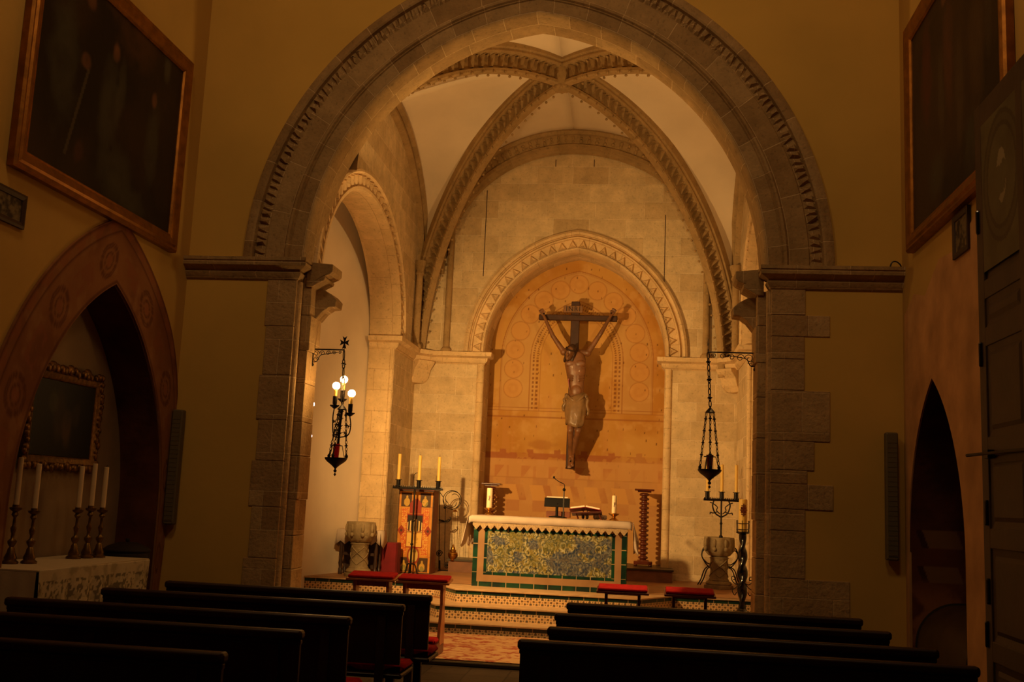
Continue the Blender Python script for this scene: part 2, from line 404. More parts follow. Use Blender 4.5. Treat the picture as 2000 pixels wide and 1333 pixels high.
# carved foliage band
nn = 120
for i in range(nn):
    t = (i + .5) / nn; rr = random.Random(i)
    for (a0, sgn) in ((.45, 1),):
        j = rr.uniform(-.35, .35) / nn
        pts = [big.pt(t - .42 / nn, .35), big.pt(t + .32 / nn, .35), big.pt(t + .40 / nn + j, .475), big.pt(t - .20 / nn + j, .475)]
        top = [big.pt(t - .2 / nn + j, .38), big.pt(t + .12 / nn, .39), big.pt(t + .15 / nn + j, .445), big.pt(t - .1 / nn, .45)]
        hgt = -rr.uniform(.028, .055)
        vs = [place_f(x, z, -.005) for x, z in pts] + [place_f(x, z, hgt) for x, z in top]
        ring.add(vs, [(0, 1, 5, 4), (1, 2, 6, 5), (2, 3, 7, 6), (3, 0, 4, 7), (4, 5, 6, 7)])
struct(ring.build('trim_1', M['arch'], smooth=35))
# --- piers: ashlar with ragged quoins, roll at the corner, inner order
def pier(sg, name, quoins):
    p = MB(); xf = XC + sg * 2.62
    def bx(a0, a1, y0, y1, z0, z1, u=None):
        lo, hi = sorted((xf + sg * a0, xf + sg * a1)); p.bb(lo, hi, y0, y1, z0, z1)
    for (z0, z1, wd) in quoins:
        bx(-.012, wd, YF - .014, YF + .4, z0 + .002, z1 - .002)
    # corner roll
    p.lathe([(.045, 0), (.045, 4.02)], (xf + sg * (-.015), YF + .06, 0), 12)
    # inner order
    rr = random.Random(3)
    z = 0.0
    while z < 3.98:
        h = rr.uniform(.36, .5); z1 = min(z + h, 4.03)
        d = rr.uniform(-.012, .012)
        bx(-.148 + d, .05, YF + .13, YB + .01 + rr.uniform(0, .008), z, z1 - .004)
        z = z1
    return struct(p.build(name, M['pier'], mods=[('BEVEL', dict(width=.008, segments=2, limit_method='ANGLE'))]))
pier(-1, 'trim_2', [(0, .5, .33), (.5, .95, .36), (.95, 1.5, .31), (1.5, 2.0, .35), (2.0, 2.45, .31), (2.45, 2.95, .34), (2.95, 3.5, .31), (3.5, 4.03, .33)])
pier(1, 'trim_3', [(0, .35, .35), (.35, 1.02, .78), (1.02, 1.5, .34), (1.5, 1.72, .34), (1.72, 1.98, .62), (1.98, 2.12, .36), (2.12, 2.42, .43), (2.42, 2.95, .59), (2.95, 3.28, .33), (3.28, 3.52, .33), (3.52, 3.75, .59), (3.75, 4.03, .34)])
# --- impost cornice of the front wall, returning round the piers
def cornice(path, prof, name, mat, closed_ends=True):
    """path: plan points (x, y), body lies to the left; prof: (out, z)."""
    mb = MB(); n = len(path); offs = []
    for i in range(n):
        p = Vector(path[i])
        if i == 0: d = (Vector(path[1]) - p).normalized(); nrm = V(d.y, -d.x); sc = 1
        elif i == n - 1: d = (p - Vector(path[i - 1])).normalized(); nrm = V(d.y, -d.x); sc = 1
        else:
            d0 = (p - Vector(path[i - 1])).normalized(); d1 = (Vector(path[i + 1]) - p).normalized()
            n0 = V(d0.y, -d0.x); n1 = V(d1.y, -d1.x); nrm = (n0 + n1)
            nrm = nrm.normalized(); sc = 1 / max(nrm.dot(n0), .35)
        offs.append((p, nrm * sc))
    L = 10
    def pos(t, a, b):
        i = int(round(t * (n - 1))); p, o = offs[i]
        return (p.x + o.x * a, p.y + o.y * a, b)
    mb.sweep(pos, ts(n - 1), prof, L, closed=True)
    mb.uv = [None] * len(mb.f)
    return struct(mb.build(name, mat, smooth=30))
pf = [(-.05, 4.02), (.01, 4.02), (.03, 4.035), (.055, 4.075), (.065, 4.10), (.05, 4.115), (.05, 4.125), (.10, 4.15), (.135, 4.17), (.14, 4.20), (.125, 4.215), (.14, 4.225), (.14, 4.262), (-.05, 4.262)]
cornice([(-5.16, YF), (XC - 2.62, YF), (XC - 2.62, YF + .13)], pf, 'trim_4', M['arch'])
cornice([(XC + 2.62, YF + .13), (XC + 2.62, YF), (2.70, YF)], pf, 'trim_5', M['arch'])
# capitals of the inner order: two stepped moulded blocks that jut into the opening
for sg, nm in ((-1, 'trim_6'), (1, 'trim_7')):
    p = MB(); xf = XC + sg * 2.49
    def blk(prof2, y0, y1):
        poly = [(xf - sg * a, z) for a, z in prof2]
        p.prism(poly, lambda a, b: (a, y0, b), lambda a, b: (a, y1, b))
    blk([(-.05, 3.98), (.02, 3.98), (.10, 4.03), (.16, 4.06), (.17, 4.09), (.15, 4.10), (.22, 4.13), (.25, 4.16), (.25, 4.24), (-.05, 4.265)], YF + .10, YB - .02)
    blk([(-.05, 3.62), (.03, 3.64), (.10, 3.73), (.17, 3.78), (.25, 3.79), (.26, 3.87), (.20, 3.93), (.10, 3.985), (-.05, 3.985)], YF + .30, YB + .06)
    struct(p.build(nm, M['arch'], mods=[('BEVEL', dict(width=.008, segments=2, limit_method='ANGLE'))]))

# --- chancel
CX0, CX1, CY0, CY1 = -3.83, 1.58, YB, 17.5
CX = (CX0 + CX1) / 2; FL = 0.51
# rear wall with the pointed niche
NX = -1.12; NW = 1.53; nicheA = Arch(NW, 1.79); NSP = 4.15
mb = MB()
out = [(CX0 - .3, 0), (NX - NW, 0)] + [(NX + x, NSP + z) for x, z in nicheA.outline(0)] + [(NX + NW, 0), (CX1 + .3, 0), (CX1 + .3, 8.8), (CX0 - .3, 8.8)]
mb.prism(out, lambda a, b: (a, CY1, b), lambda a, b: (a, CY1 + .72, b))
# slightly raised centre field of the wall (the joint lines at its edges)
struct(mb.build('wall_rear', M['stone']))
# the pilaster-like joint strips
st = MB()
for (px, r0, r1) in ((952, 372, 540), (1300, 420, 560)):
    a = aty(px, r0, CY1); b = aty(px, r1, CY1); st.bb(a.x - .006, a.x + .006, CY1 - .004, CY1 + .01, b.z, a.z)
for (px) in (1086, 1161):
    a = aty(px, 312, CY1); b = aty(px, 326, CY1); st.bb(a.x - .006, a.x + .006, CY1 - .004, CY1 + .01, b.z, a.z)
struct(st.build('trim_8', M['crosswood']))
# fresco in the niche
def grid_vc(name, mat, nu, nv, pos, colf, uvr, parent=None, thick=None, smooth=None):
    """pos(U,V)->(x,y,z) arrays; colf(U,V)->rgb; uvr = (u0,u1,v0,v1)"""
    u = np.linspace(uvr[0], uvr[1], nu + 1); v = np.linspace(uvr[2], uvr[3], nv + 1)
    U, Vv = np.meshgrid(u, v, indexing='ij')
    X, Y, Z = pos(U, Vv); C = colf(U, Vv)
    mbx = MB(); mbx.v = list(zip(X.ravel().tolist(), Y.ravel().tolist(), Z.ravel().tolist()))
    m = nv + 1
    I = (np.arange(nu)[:, None] * m + np.arange(nv)[None, :]).ravel()
    mbx.f = np.stack([I, I + m, I + m + 1, I + 1], 1).tolist()
    me = bpy.data.meshes.new(name); me.from_pydata(mbx.v, [], mbx.f)
    at = me.color_attributes.new('Col', 'FLOAT_COLOR', 'POINT'); c4 = np.ones((len(mbx.v), 4), np.float32); c4[:, :3] = C.reshape(-1, 3); at.data.foreach_set('color', c4.ravel())
    me.materials.append(mat)
    if smooth: me.shade_smooth()
    o = bpy.data.objects.new(name, me); COL.objects.link(o)
    if parent is not None: o.parent = parent
    if thick:
        md = o.modifiers.new('solidify', 'SOLIDIFY'); md.thickness = thick; md.offset = 0
    return o
PY = CY1 + 0.70
def zrow(r, px=1120, Y=PY): return aty(px, r, Y).z
meds = []
Lh = nicheA.L
for k in range(-7, 8):
    s = k * .345
    aL = nicheA.w and 0
    # position along arch at offset -.43 measured from the apex
    R = nicheA.R - .43; thA = math.acos(max(-1, min(1, -nicheA.e / R))); arc = R * (PI - thA)
    q = abs(s)
    if q <= arc: th = thA + q / R; x = nicheA.e + R * math.cos(th); z = R * math.sin(th)
    else: x = nicheA.e - R; z = -(q - arc)
    meds.append(((-x if s > 0 else x), NSP + z))
def fresco(U, Vv):
    x = U - NX; z = Vv; ax = -np.abs(x)
    up = z > NSP
    a = np.where(up, np.hypot(ax - nicheA.e, z - NSP) - nicheA.R, np.abs(x) - nicheA.w)
    n1 = fbm(U * 1.3, Vv * 1.3, 1, 5); n2 = fbm(U * 6, Vv * 6, 9, 4); n3 = fbm(U * 9, Vv * 1.2, 5, 3)
    base = mixc(lin((196, 150, 80)), lin((180, 128, 58)), stp(.35, .65, n1))
    base = mixc(base, lin((204, 160, 96)), stp(.5, .75, n2) * .6)
    base = mixc(base, lin((190, 136, 78)), stp(.55, .75, n3) * .35)
    line = lin((150, 92, 48))
    grey = lin((196, 158, 104))
    zA = zrow(805)
    zone = (z > zA) & (a > -.80)
    base = mixc(base, grey, zone * .45 * (a < -.2))
    for (cx_, cz_) in meds:
        d = np.hypot(x - cx_, z - cz_)
        base = mixc(base, lin((210, 148, 76)), (d < .165) * .32 * (z > zA))
        base = mixc(base, line, stp(.012, .004, np.abs(d - .165)) * .45 * (z > zA))
        base = mixc(base, lin((170, 112, 60)), stp(.05, .0, np.abs(d - .07)) * .2 * (n2 > .45) * (z > zA))
    for q, wd, op in ((-.20, .006, .9), (-.225, .004, .5), (-.72, .006, .8), (-.90, .005, .6)):
        base = mixc(base, line, stp(wd * 1.6, wd * .6, np.abs(a - q)) * op * (z > zA))
    # dashes
    sarc = np.where(up, np.arctan2(z - NSP, -(ax - nicheA.e)) * nicheA.R, z - NSP)
    dash = (np.abs(((sarc / .075) % 1) - .5) < .27)
    for q in (-.775, -.845):
        base = mixc(base, lin((128, 78, 40)), (np.abs(a - q) < .016) * dash * (z > zA) * .8)
    # horizontal band
    for r, wd in ((800, .006), (806, .004), (818, .012)):
        base = mixc(base, line, stp(wd * 1.6, wd * .6, np.abs(z - zrow(r))) * .7)
    # little pits
    px_, pz_ = U / .21, Vv / .19; ix, iz = np.floor(px_), np.floor(pz_)
    hx = vnoise(ix * 7.31 + .5, iz * 3.17 + .5, 77); hz = vnoise(ix * 2.71 + .5, iz * 9.13 + .5, 78); hp = vnoise(ix * 5.77 + .5, iz * 6.41 + .5, 79)
    pit = (np.abs(px_ - ix - (.2 + .6 * hx)) * .21 < .007) & (np.abs(pz_ - iz - (.2 + .6 * hz)) * .19 < .018) & (hp > .52)
    base = mixc(base, lin((92, 52, 26)), pit * .7)
    # lower zone
    lz = zrow(893); hz = zrow(885)
    lower = stp(zrow(850), zrow(905), z)
    pink = lin((200, 152, 98))
    base = mixc(base, pink, stp(zrow(892), zrow(905), z) * .7)
    cren = (np.abs(((x / .47 + .1) % 1) - .5) < .12) & (z > zrow(890)) & (z < zrow(881)) & (n2 > .40)
    band = (z < zrow(889)) & (z > zrow(901))
    base = mixc(base, lin((158, 90, 58)), (band | cren) * (.25 + .5 * (n2 > .45)) * (.6 + .4 * (n1 > .4)))
    base = mixc(base, line, stp(.010, .004, np.abs(z - zrow(937))) * .4)
    wear = .35 + .65 * stp(.38, .6, n2 * .5 + n1 * .5)
    for (r0, r1, wd, ph, op) in ((914, 937, .26, .0, .8), (951, 981, .62, .12, .9)):
        zz = (z - zrow(r1)) / (zrow(r0) - zrow(r1)); inz = (zz > 0) & (zz < 1); P_ = .47
        uu = ((x + .09 + ph) / P_ + (.0 if r0 == 914 else .16) * zz) % 1
        if r0 == 914:
            base = mixc(base, lin((176, 110, 68)), inz * (uu > .30) * (uu < .36 + .30 * zz) * op * .7 * wear); base = mixc(base, lin((176, 110, 68)), inz * (uu > .74) * (uu < .84) * op * .45 * wear)
        else:
            base = mixc(base, lin((168, 104, 64)), inz * (uu > .52) * (uu < .78) * op * .65 * wear)
            base = mixc(base, lin((208, 156, 88)), inz * (uu > .02) * (uu < .52) * .75)
    z9 = (z < zrow(981)) & (z > zrow(1004)) & ((((x + .2) / .47) % 1) < .5)
    base = mixc(base, lin((180, 122, 78)), z9 * .6 * wear)
    top9 = (z < zrow(938)) & (z > zrow(951)) & ((((x + .22) / .47) % 1) < .55)
    base = mixc(base, lin((170, 118, 80)), top9 * .55 * wear)
    base = mixc(base, lin((200, 150, 88)), stp(.52, .78, fbm(U * 3, Vv * 3, 31, 4)) * .55 * (z < zrow(905)))
    stain = np.hypot((x + .55) / .25, (z - zrow(872)) / .10) + (n2 - .5)
    base = mixc(base, lin((150, 92, 50)), stp(1, .6, stain) * .35)
    return base
grid_vc('wall_niche', M['tpaint'], 330, 560, lambda U, Vv: (U, np.full_like(U, PY), Vv), fresco, (NX - 1.7, NX + 1.7, .4, 6.3))['kind'] = 'structure'
# side walls with an arched opening
SW = 2.10; side = Arch(SW, 1.62, ell=True); SY = 13.84; SSP = 4.15
def side_wall(sg, name):
    X = CX0 if sg < 0 else CX1
    mb = MB()
    o2 = [(CY0, 0), (SY - SW, 0)] + [(SY + x, SSP + z) for x, z in side.outline(0)] + [(SY + SW, 0), (CY1 + .25, 0), (CY1 + .25, 8.8), (CY0, 8.8)]
    mb.prism(o2, lambda a, b: (X, a, b), lambda a, b: (X + sg * .42, a, b))
    return struct(mb.build(name, M['stone']))
side_wall(-1, 'wall_left_chancel'); side_wall(1, 'wall_right_chancel')
# white plastered back of the side recesses (a plane that splays outward towards the nave)
for sg, X, nm in ((-1, CX0, 'wall_left_recess'), (1, CX1, 'wall_right_recess')):
    mb = MB(); x1, x0 = X + sg * .42, X + sg * 1.5
    pts = [(x0, YB), (x1, 15.99), (x1 + sg * .15, 15.99), (x0 + sg * .15, YB)]
    mb.prism(pts, lambda a, b: (a, b, 0), lambda a, b: (a, b, 6.4))
    mb.prism([(X + sg * .3, YB - .01), (x0 + sg * .1, YB - .01), (x1, 16.03), (X + sg * .3, 16.03)], lambda a, b: (a, b, 6.0), lambda a, b: (a, b, 6.1))
    struct(mb.build(nm, M['vault']))
# jamb strip of the side arch (a lighter pilaster with a nook) + zigzag ring
def zigring(mb, arch, place, a0, a1, b, n, proj=.03, leaf=False):
    """row of raised triangles (or curled leaves) between offsets a0 and a1."""
    for i in range(n):
        t0, t1, tm = (i + .04) / n, (i + .96) / n, (i + .5) / n
        if leaf:
            A = [(t0, a0), (t0 + .45 / n, a0), (t0 + .85 / n, a1), (t0 + .35 / n, a1)]
            B = [(t0 + .12 / n, a0 + .02), (t0 + .34 / n, a0 + .02), (t0 + .72 / n, a1 - .02), (t0 + .46 / n, a1 - .02)]
            vs = [place(*arch.pt(t, a), b) for t, a in A] + [place(*arch.pt(t, a), b - proj) for t, a in B]
            mb.add(vs, [(0, 1, 5, 4), (1, 2, 6, 5), (2, 3, 7, 6), (3, 0, 4, 7), (4, 5, 6, 7)])
            continue
        P = [place(*arch.pt(t0, a0), b), place(*arch.pt(t1, a0), b), place(*arch.pt(tm, a1), b)]
        I = [place(*arch.pt(tm + (t0 - tm) * .62, a0 + .014), b - proj), place(*arch.pt(tm + (t1 - tm) * .62, a0 + .014), b - proj), place(*arch.pt(tm, a0 + (a1 - a0) * .72), b - proj)]
        K = place(*arch.pt(tm, a0 + (a1 - a0) * .32), b - proj * .35)
        mb.add(P + I + [K], [(0, 1, 4, 3), (1, 2, 5, 4), (2, 0, 3, 5), (3, 4, 6), (4, 5, 6), (5, 3, 6)])
k = 9
for sg, X in ((-1, CX0), (1, CX1)):
    pl = lambda x, z, b: (X + sg * b, SY + x, SSP + z)
    mb = MB()
    prof = [(-.01, .38), (-.01, -.05), (.0, -.075), (.045, -.075), (.055, -.004), (.21, -.004), (.215, -.075), (.24, -.10), (.27, -.09), (.29, 0), (.29, .2), (-.01, .42)]
    mb.sweep(lambda t, a, b: pl(*side.pt(t, a), b), ts(48), prof, side.L)
    zigring(mb, side, pl, .055, .205, -.004, 36, .075, leaf=True)
    struct(mb.build('trim_%d' % k, M['cream'], smooth=35)); k += 1
    mb = MB()   # jambs (far and near) with a nook line
    for yj, s2 in ((SY + SW, -1), (SY - SW, 1)):
        y0, y1 = sorted((yj + s2 * .02, yj - s2 * .1)); lo, hi = sorted((X + sg * .07, X + sg * .40)); mb.bb(lo, hi, y0, y1, FL - .5, SSP - .1)
        mb.lathe([(.035, 0), (.035, SSP - .1)], (X + sg * .04, yj - s2 * .0, 0), 10)
    struct(mb.build('trim_%d' % k, M['cream'])); k += 1
# interior string course
ps = [(a_, z_ + .10) for a_, z_ in ((-.05, 3.83), (.01, 3.83), (.03, 3.85), (.06, 3.88), (.07, 3.91), (.07, 3.93), (.10, 3.945), (.14, 3.96), (.145, 4.0), (.145, 4.03), (-.05, 4.03))]
xl, xr = NX - NW, NX + NW
cornice([(CX0 + .4 * -1, SY + SW - .01), (CX0, SY + SW - .01), (CX0, CY1 - .28), (CX0 + .28, CY1), (xl, CY1), (xl, CY1 + .2)][::1], ps, 'trim_13', M['cream'])
cornice([(xr, CY1 + .2), (xr, CY1), (CX1 - .28, CY1), (CX1, CY1 - .28), (CX1, SY + SW - .01), (CX1 + .4, SY + SW - .01)], ps, 'trim_14', M['cream'])
# corner corbels beneath the string course
for sg, X, nm in ((1, CX0, 'trim_15'), (-1, CX1, 'trim_16')):
    mb = MB(); c = V(X, CY1, 0); d = V(sg, -1, 0).normalized(); q = V(d.y, -d.x, 0)
    pr = [(-.05, 3.56), (.12, 3.58), (.20, 3.68), (.24, 3.80), (.34, 3.90), (.36, 3.95), (-.05, 3.96)]
    mb.prism(pr, lambda a, b: c + d * a - q * .16 + V(0, 0, b), lambda a, b: c + d * a + q * .16 + V(0, 0, b))
    struct(mb.build(nm, M['cream'], mods=[('BEVEL', dict(width=.012, segments=2, limit_method='ANGLE'))]))
# niche frame: colonettes and zigzag arch with label moulding
mb = MB()
pl = lambda x, z, b: (NX + x, CY1 + b, NSP + z)
mb.sweep(lambda t, a, b: pl(*nicheA.pt(t, a), b), ts(60), [(-.005, .24), (-.005, .0), (.02, -.055), (.05, -.055), (.058, -.004), (.205, -.004), (.212, -.055), (.23, -.065), (.25, -.045), (.255, -.025), (.27, -.025), (.275, -.075), (.31, -.10), (.35, -.07), (.36, 0.01)], nicheA.L, closed=False)
zigring(mb, nicheA, pl, .058, .205, -.004, 30, .05)
struct(mb.build('trim_17', M['cream'], smooth=35))
mb = MB()
for x in (xl - .05, xr + .05):
    mb.lathe([(.10, FL), (.10, FL + .12), (.065, FL + .16), (.065, 3.94)], (x, CY1 + .02, 0), 14)
struct(mb.build('trim_18', M['cream'], smooth=40))
# --- vault
BX, BY, BZ = -1.26, 14.65, 7.71
corner = {(-1, -1): V(-4.17, CY0 + .16, 3.89), (1, -1): V(2.1, CY0 + .16, 3.58), (-1, 1): V(-3.70, 17.36, 3.80), (1, 1): V(1.29, 17.36, 3.82)}
wallc = {(-1, -1): V(CX0, CY0 + .02, 4), (1, -1): V(CX1, CY0 + .02, 4), (-1, 1): V(CX0, CY1 - .02, 4), (1, 1): V(CX1, CY1 - .02, 4)}
diags = {}
for c_, C_ in corner.items(): diags[c_] = Arch(math.hypot(C_.x - BX, C_.y - BY), BZ - C_.z)
def dpt(c, t, a=0.0):     # t 0..1 corner -> boss ; a = outward offset from the underside
    C = corner[c]; x, z = diags[c].pt(t * .5, a); d = V(BX - C.x, BY - C.y, 0); d.normalize()
    return V(BX, BY, C.z) + d * x + V(0, 0, z)
def wpt(c, axis, t):      # wall arch half, corner -> apex
    C = wallc[c]
    zs = 5.5
    if t < .25: return V(C.x, C.y, 4.0 + (zs - 4.0) * t / .25)
    tt = (t - .25) / .75; th = tt * PI / 2
    if axis == 'x':
        return V(BX + (C.x - BX) * math.cos(th), C.y, zs + (8.07 - zs) * math.sin(th))
    return V(C.x, BY + (C.y - BY) * math.cos(th), zs + (7.55 - zs) * math.sin(th))
web = MB(); nt_, ns_ = 28, 10
for c in corner:
    for axis in 'xy':
        vs = []; 
        for i in range(nt_ + 1):
            t = i / nt_; A = dpt(c, t, .40); B = wpt(c, axis, t)
            for j in range(ns_ + 1):
                s = j / ns_; p = A.lerp(B, s)
                bul = math.sin(PI * s) * .10 * math.sin(PI * min(1, t * 1.0) * .5)
                vs.append(p + V(0, 0, bul))
        m = ns_ + 1
        web.add(vs, [(i * m + j, i * m + j + 1, (i + 1) * m + j + 1, (i + 1) * m + j) for i in range(nt_) for j in range(ns_)])
struct(web.build('ceiling_vault', M['vault'], smooth=60, mods=[('SOLIDIFY', dict(thickness=.06, offset=0))]))
# diagonal ribs, each with chevrons and pellets
k = 19
for c in corner:
    C = corner[c]; d = V(BX - C.x, BY - C.y, 0).normalized(); lat = V(-d.y, d.x, 0); diag = diags[c]
    mb = MB()
    half = [(.045, .0), (.065, .02), (.065, .06), (.006, .085), (.006, .24), (.11, .26), (.125, .29), (.115, .32), (.145, .345), (.145, .46)]
    prof = [(r, b) for b, r in half] + [(r, -b) for b, r in half[::-1]]
    mb.sweep(lambda t, a, b: dpt(c, t, a) + lat * b, ts(44), prof, diag.L / 2)
    n = 35
    for sgn in (-1, 1):
        for i in range(n):
            t = .02 + .95 * (i + .5) / n; h = .95 / n
            def q(tt, a, b): return dpt(c, tt, a) + lat * (sgn * b)
            # slanted leaf: a ridge from the lower roll up to the upper one, hollow beside it
            w0 = .26 * h
            mb.add([q(t - w0, .085, .006), q(t + w0, .085, .006), q(t + w0 + .3 * h, .245, .006), q(t - w0 + .3 * h, .245, .006), q(t, .085, .075), q(t + .3 * h, .245, .115)],
                   [(0, 1, 4), (3, 5, 2), (0, 4, 5, 3), (1, 2, 5, 4)])
            mb.add([q(t - .6 * h, .245, .006), q(t + .0 * h, .245, .006), q(t - .3 * h, .15, .006), q(t - .3 * h, .235, .10)], [(0, 1, 3), (1, 2, 3), (2, 0, 3)])
        for i in range(30):
            t = .05 + .93 * i / 30
            mb.ball(dpt(c, t, .0) + lat * (sgn * .082) + V(0, 0, -.006), .021, 6, 5)
    struct(mb.build('trim_%d' % k, M['rib'], smooth=35)); k += 1
# boss
mb = MB(); mb.lathe([(.03, -.06), (.09, -.055), (.13, -.02), (.13, .03), (.15, .10), (.16, .45)], (BX, BY, BZ), 20)
for i in range(8): mb.ball((BX + .1 * math.cos(i * PI / 4), BY + .1 * math.sin(i * PI / 4), BZ - .03), .03, 8, 6)
struct(mb.build('trim_23', M['rib'], smooth=40)); k = 24
# wall ribs
for axis, cc in (('x', (1, 1)), ('y', (-1, 1)), ('y', (1, 1)), ('x', (1, -1))):
    mb = MB()
    n = 30; path = []
    c2 = (-cc[0], cc[1]) if axis == 'x' else (cc[0], -cc[1])
    for i in range(n + 1): path.append(wpt(cc, axis, .25 + .75 * i / n))
    for i in range(n - 1, -1, -1): path.append(wpt(c2, axis, .25 + .75 * i / n))
    inn = V(0, -1, 0) if (axis == 'x' and cc[1] > 0) else (V(0, 1, 0) if axis == 'x' else V(-cc[0], 0, 0))
    NP = len(path) - 1
    def pos(t, a, b):
        i = int(round(t * NP)); p = path[i]; tg = path[min(i + 1, NP)] - path[max(i - 1, 0)]; tg.normalize()
        r = tg.cross(inn); r.normalize()
        if r.dot(p - V(p.x if axis == 'y' else BX, p.y if axis == 'x' else BY, 5.0)) < 0: r = -r
        return p + r * a + inn * b
    if axis == 'x': pr = [(.02, .0), (.02, .12), (-.04, .15), (-.09, .12), (-.10, .08), (-.26, .07), (-.27, .11), (-.33, .12), (-.36, .06), (-.40, .05), (-.42, 0)]
    else: pr = [(.02, .0), (.02, .12), (-.04, .15), (-.08, .12), (-.09, .07), (-.12, .06), (-.14, .09), (-.18, .09), (-.21, .05), (-.22, 0)]
    mb.sweep(pos, ts(NP), pr, 7.0)
    if axis == 'x':
        for i in range(90):
            t = (i + .5) / 90; rr = random.Random(i)
            for q in range(2):
                mb.ball(Vector(pos(round(t * NP) / NP, -.14 - .07 * q + rr.uniform(-.015, .015), .075)) , (rr.uniform(.02, .04), .03, rr.uniform(.02, .04)), 6, 4)
    struct(mb.build('trim_%d' % k, M['rib'], smooth=40)); k += 1
# corner shafts
for sg, X in ((1, CX0), (-1, CX1)):
    mb = MB()
    mb.lathe([(.09, 4.12), (.09, 4.18), (.055, 4.22), (.055, 5.37), (.075, 5.39), (.075, 5.42), (.06, 5.44), (.08, 5.51), (.10, 5.57), (.10, 5.62)], (X + sg * .08, CY1 - .42, 0), 14)
    mb.lathe([(.09, 4.12), (.09, 4.18), (.055, 4.22), (.055, 6.3)], (X + sg * .52, CY1 - .04, 0), 14)
    struct(mb.build('trim_%d' % k, M['rib'], smooth=40)); k += 1
# chancel outer shell so no light leaks
mb = MB(); mb.bb(-5.6, 3.4, YB, 18.3, 8.7, 8.8); struct(mb.build('ceiling_chancel', M['vault']))

# --- chancel platform and steps
def off_outline(d, zlow=None):
    """front outline of the platform, moved d towards the nave."""
    yc = 13.9 - d; ys = 14.6 - d; a = .41 * d
    return [(-5.2, ys), (-2.75 - a, ys), (-2.33 - a, yc), (.07 + a, yc), (.50 + a, ys), (3.1, ys)]
def star_tile(U, Vv):      # U metres along, Vv 0..1 up the riser (h = .17)
    z = Vv * .17
    n = fbm(U * 9, z * 9, 4, 3)
    base = mixc(lin((226, 190, 140)), lin((205, 166, 116)), n)
    # lattice of stars
    for (ou, oz, s, r, col) in ((0, 0, .076, .017, (34, 36, 44)), (.038, .038, .076, .017, (66, 40, 26)), (0, .038, .076, .009, (140, 84, 36)), (.038, 0, .076, .009, (48, 64, 50))):
        du = ((U + ou) / s + .5) % 1 - .5; dz = ((z + oz - .02) / s + .5) % 1 - .5
        d = np.maximum(np.abs(du), np.abs(dz)) * s * .6 + (np.abs(du) + np.abs(dz)) * s * .4
        base = mixc(base, lin(col), (d < r) * .85)
    g = z > .115
    gc = mixc(lin((26, 62, 44)), lin((14, 38, 34)), stp(.3, .7, fbm(U * 3, z * 2, 8, 3)))
    joint = np.abs(((U / .19) % 1) - .5) > .485
    gc = mixc(gc, lin((180, 150, 110)), joint * .8)
    base = np.where(g[..., None], gc, base)
    base = mixc(base, lin((200, 165, 120)), (np.abs(z - .115) < .004) * .8)
    return base
def riser(d, z0, z1, name):
    o = off_outline(d); cum = [0]
    for i in range(len(o) - 1): cum.append(cum[-1] + math.hypot(o[i + 1][0] - o[i][0], o[i + 1][1] - o[i][1]))
    xs = np.array([p[0] for p in o]); ys = np.array([p[1] for p in o]); cum = np.array(cum)
    u0 = cum[0]; u1 = cum[-1]
    return struct(grid_vc(name, M['tile'], int((u1 - u0) / .008), 20, lambda U, Vv: (np.interp(U, cum, xs), np.interp(U, cum, ys) - .001, z0 + Vv * (z1 - z0)), star_tile, (u0, u1, 0, 1)))
for i, (d, z0, z1) in enumerate(((0.0, .34, .51), (.42, .17, .34), (.82, 0.0, .17))):
    o = off_outline(d)
    mb = MB(); poly = o + [(3.1, 18.3), (-5.2, 18.3)]
    mb.prism(poly, lambda a, b: (a, b, z0 - (.2 if i < 2 else .3)), lambda a, b: (a, b, z1 - .02))
    if i == 0: struct(mb.build('floor_chancel', M['chfloor']))
    else: struct(mb.build('floor_step' if i == 1 else 'floor_step.001', M['chfloor']))
    lip = MB(); o2 = off_outline(d + .025)
    lip.prism(o2 + [(3.1, 14.65), (-5.2, 14.65)] if i == 0 else o2 + [(3.1, 14.65 - d), (-5.2, 14.65 - d)] , lambda a, b: (a, b, z1 - .02), lambda a, b: (a, b, z1))
    struct(lip.build('trim_%d' % k, M['tread'], mods=[('BEVEL', dict(width=.006, segments=2, limit_method='ANGLE'))])); k += 1
    riser(d + .001, z0, z1 - .02, 'trim_%d' % k); k += 1
mb = MB(); mb.bb(-5.2, 3.1, 14.6, 18.3, .49, .51); struct(mb.build('floor_chancel_top', M['chfloor']))
# plinth in the niche
for (x0, x1, nm) in ((aty(882, 1100, 17.2).x, NX - 1.0, 'trim_40'), (NX + .75, aty(1312, 1115, 17.2).x, 'trim_41')):
    mb = MB(); mb.bb(x0, x1, 16.9, 18.2, FL, FL + .17); o_ = struct(mb.build(nm, M['plink']))
    mb = MB(); mb.bb(x0 - .02, x1 + .02, 16.88, 18.2, FL + .17, FL + .2); struct(mb.build('trim_42' if nm == 'trim_40' else 'trim_43', M['plinktop']))
# --- nave floor
mb = MB(); mb.bb(-6.2, 3.6, -1.5, 14.0, -.2, 0); struct(mb.build('floor', M['floor']))
# --- nave side walls, each with its pointed niche
LN = Arch(1.39, 2.2); LNY = 9.59; LNSP = 1.42
mb = MB()
hole = [(LNY - 1.39, .0)] + [(LNY + x, LNSP + z) for x, z in LN.outline(0)] + [(LNY + 1.39, .0)]
o2 = [(-1.5, 0)] + hole + [(YF + .2, 0), (YF + .2, 9.4), (-1.5, 9.4)]
mb.prism(o2, lambda a, b: (WL, a, b), lambda a, b: (WL - .46, a, b))
struct(mb.build('wall_left', M['ochre2']))
mb = MB(); mb.bb(WL - .56, WL - .44, 7.6, 11.3, 0, 4.2); struct(mb.build('wall_left_niche', M['nicheback']))
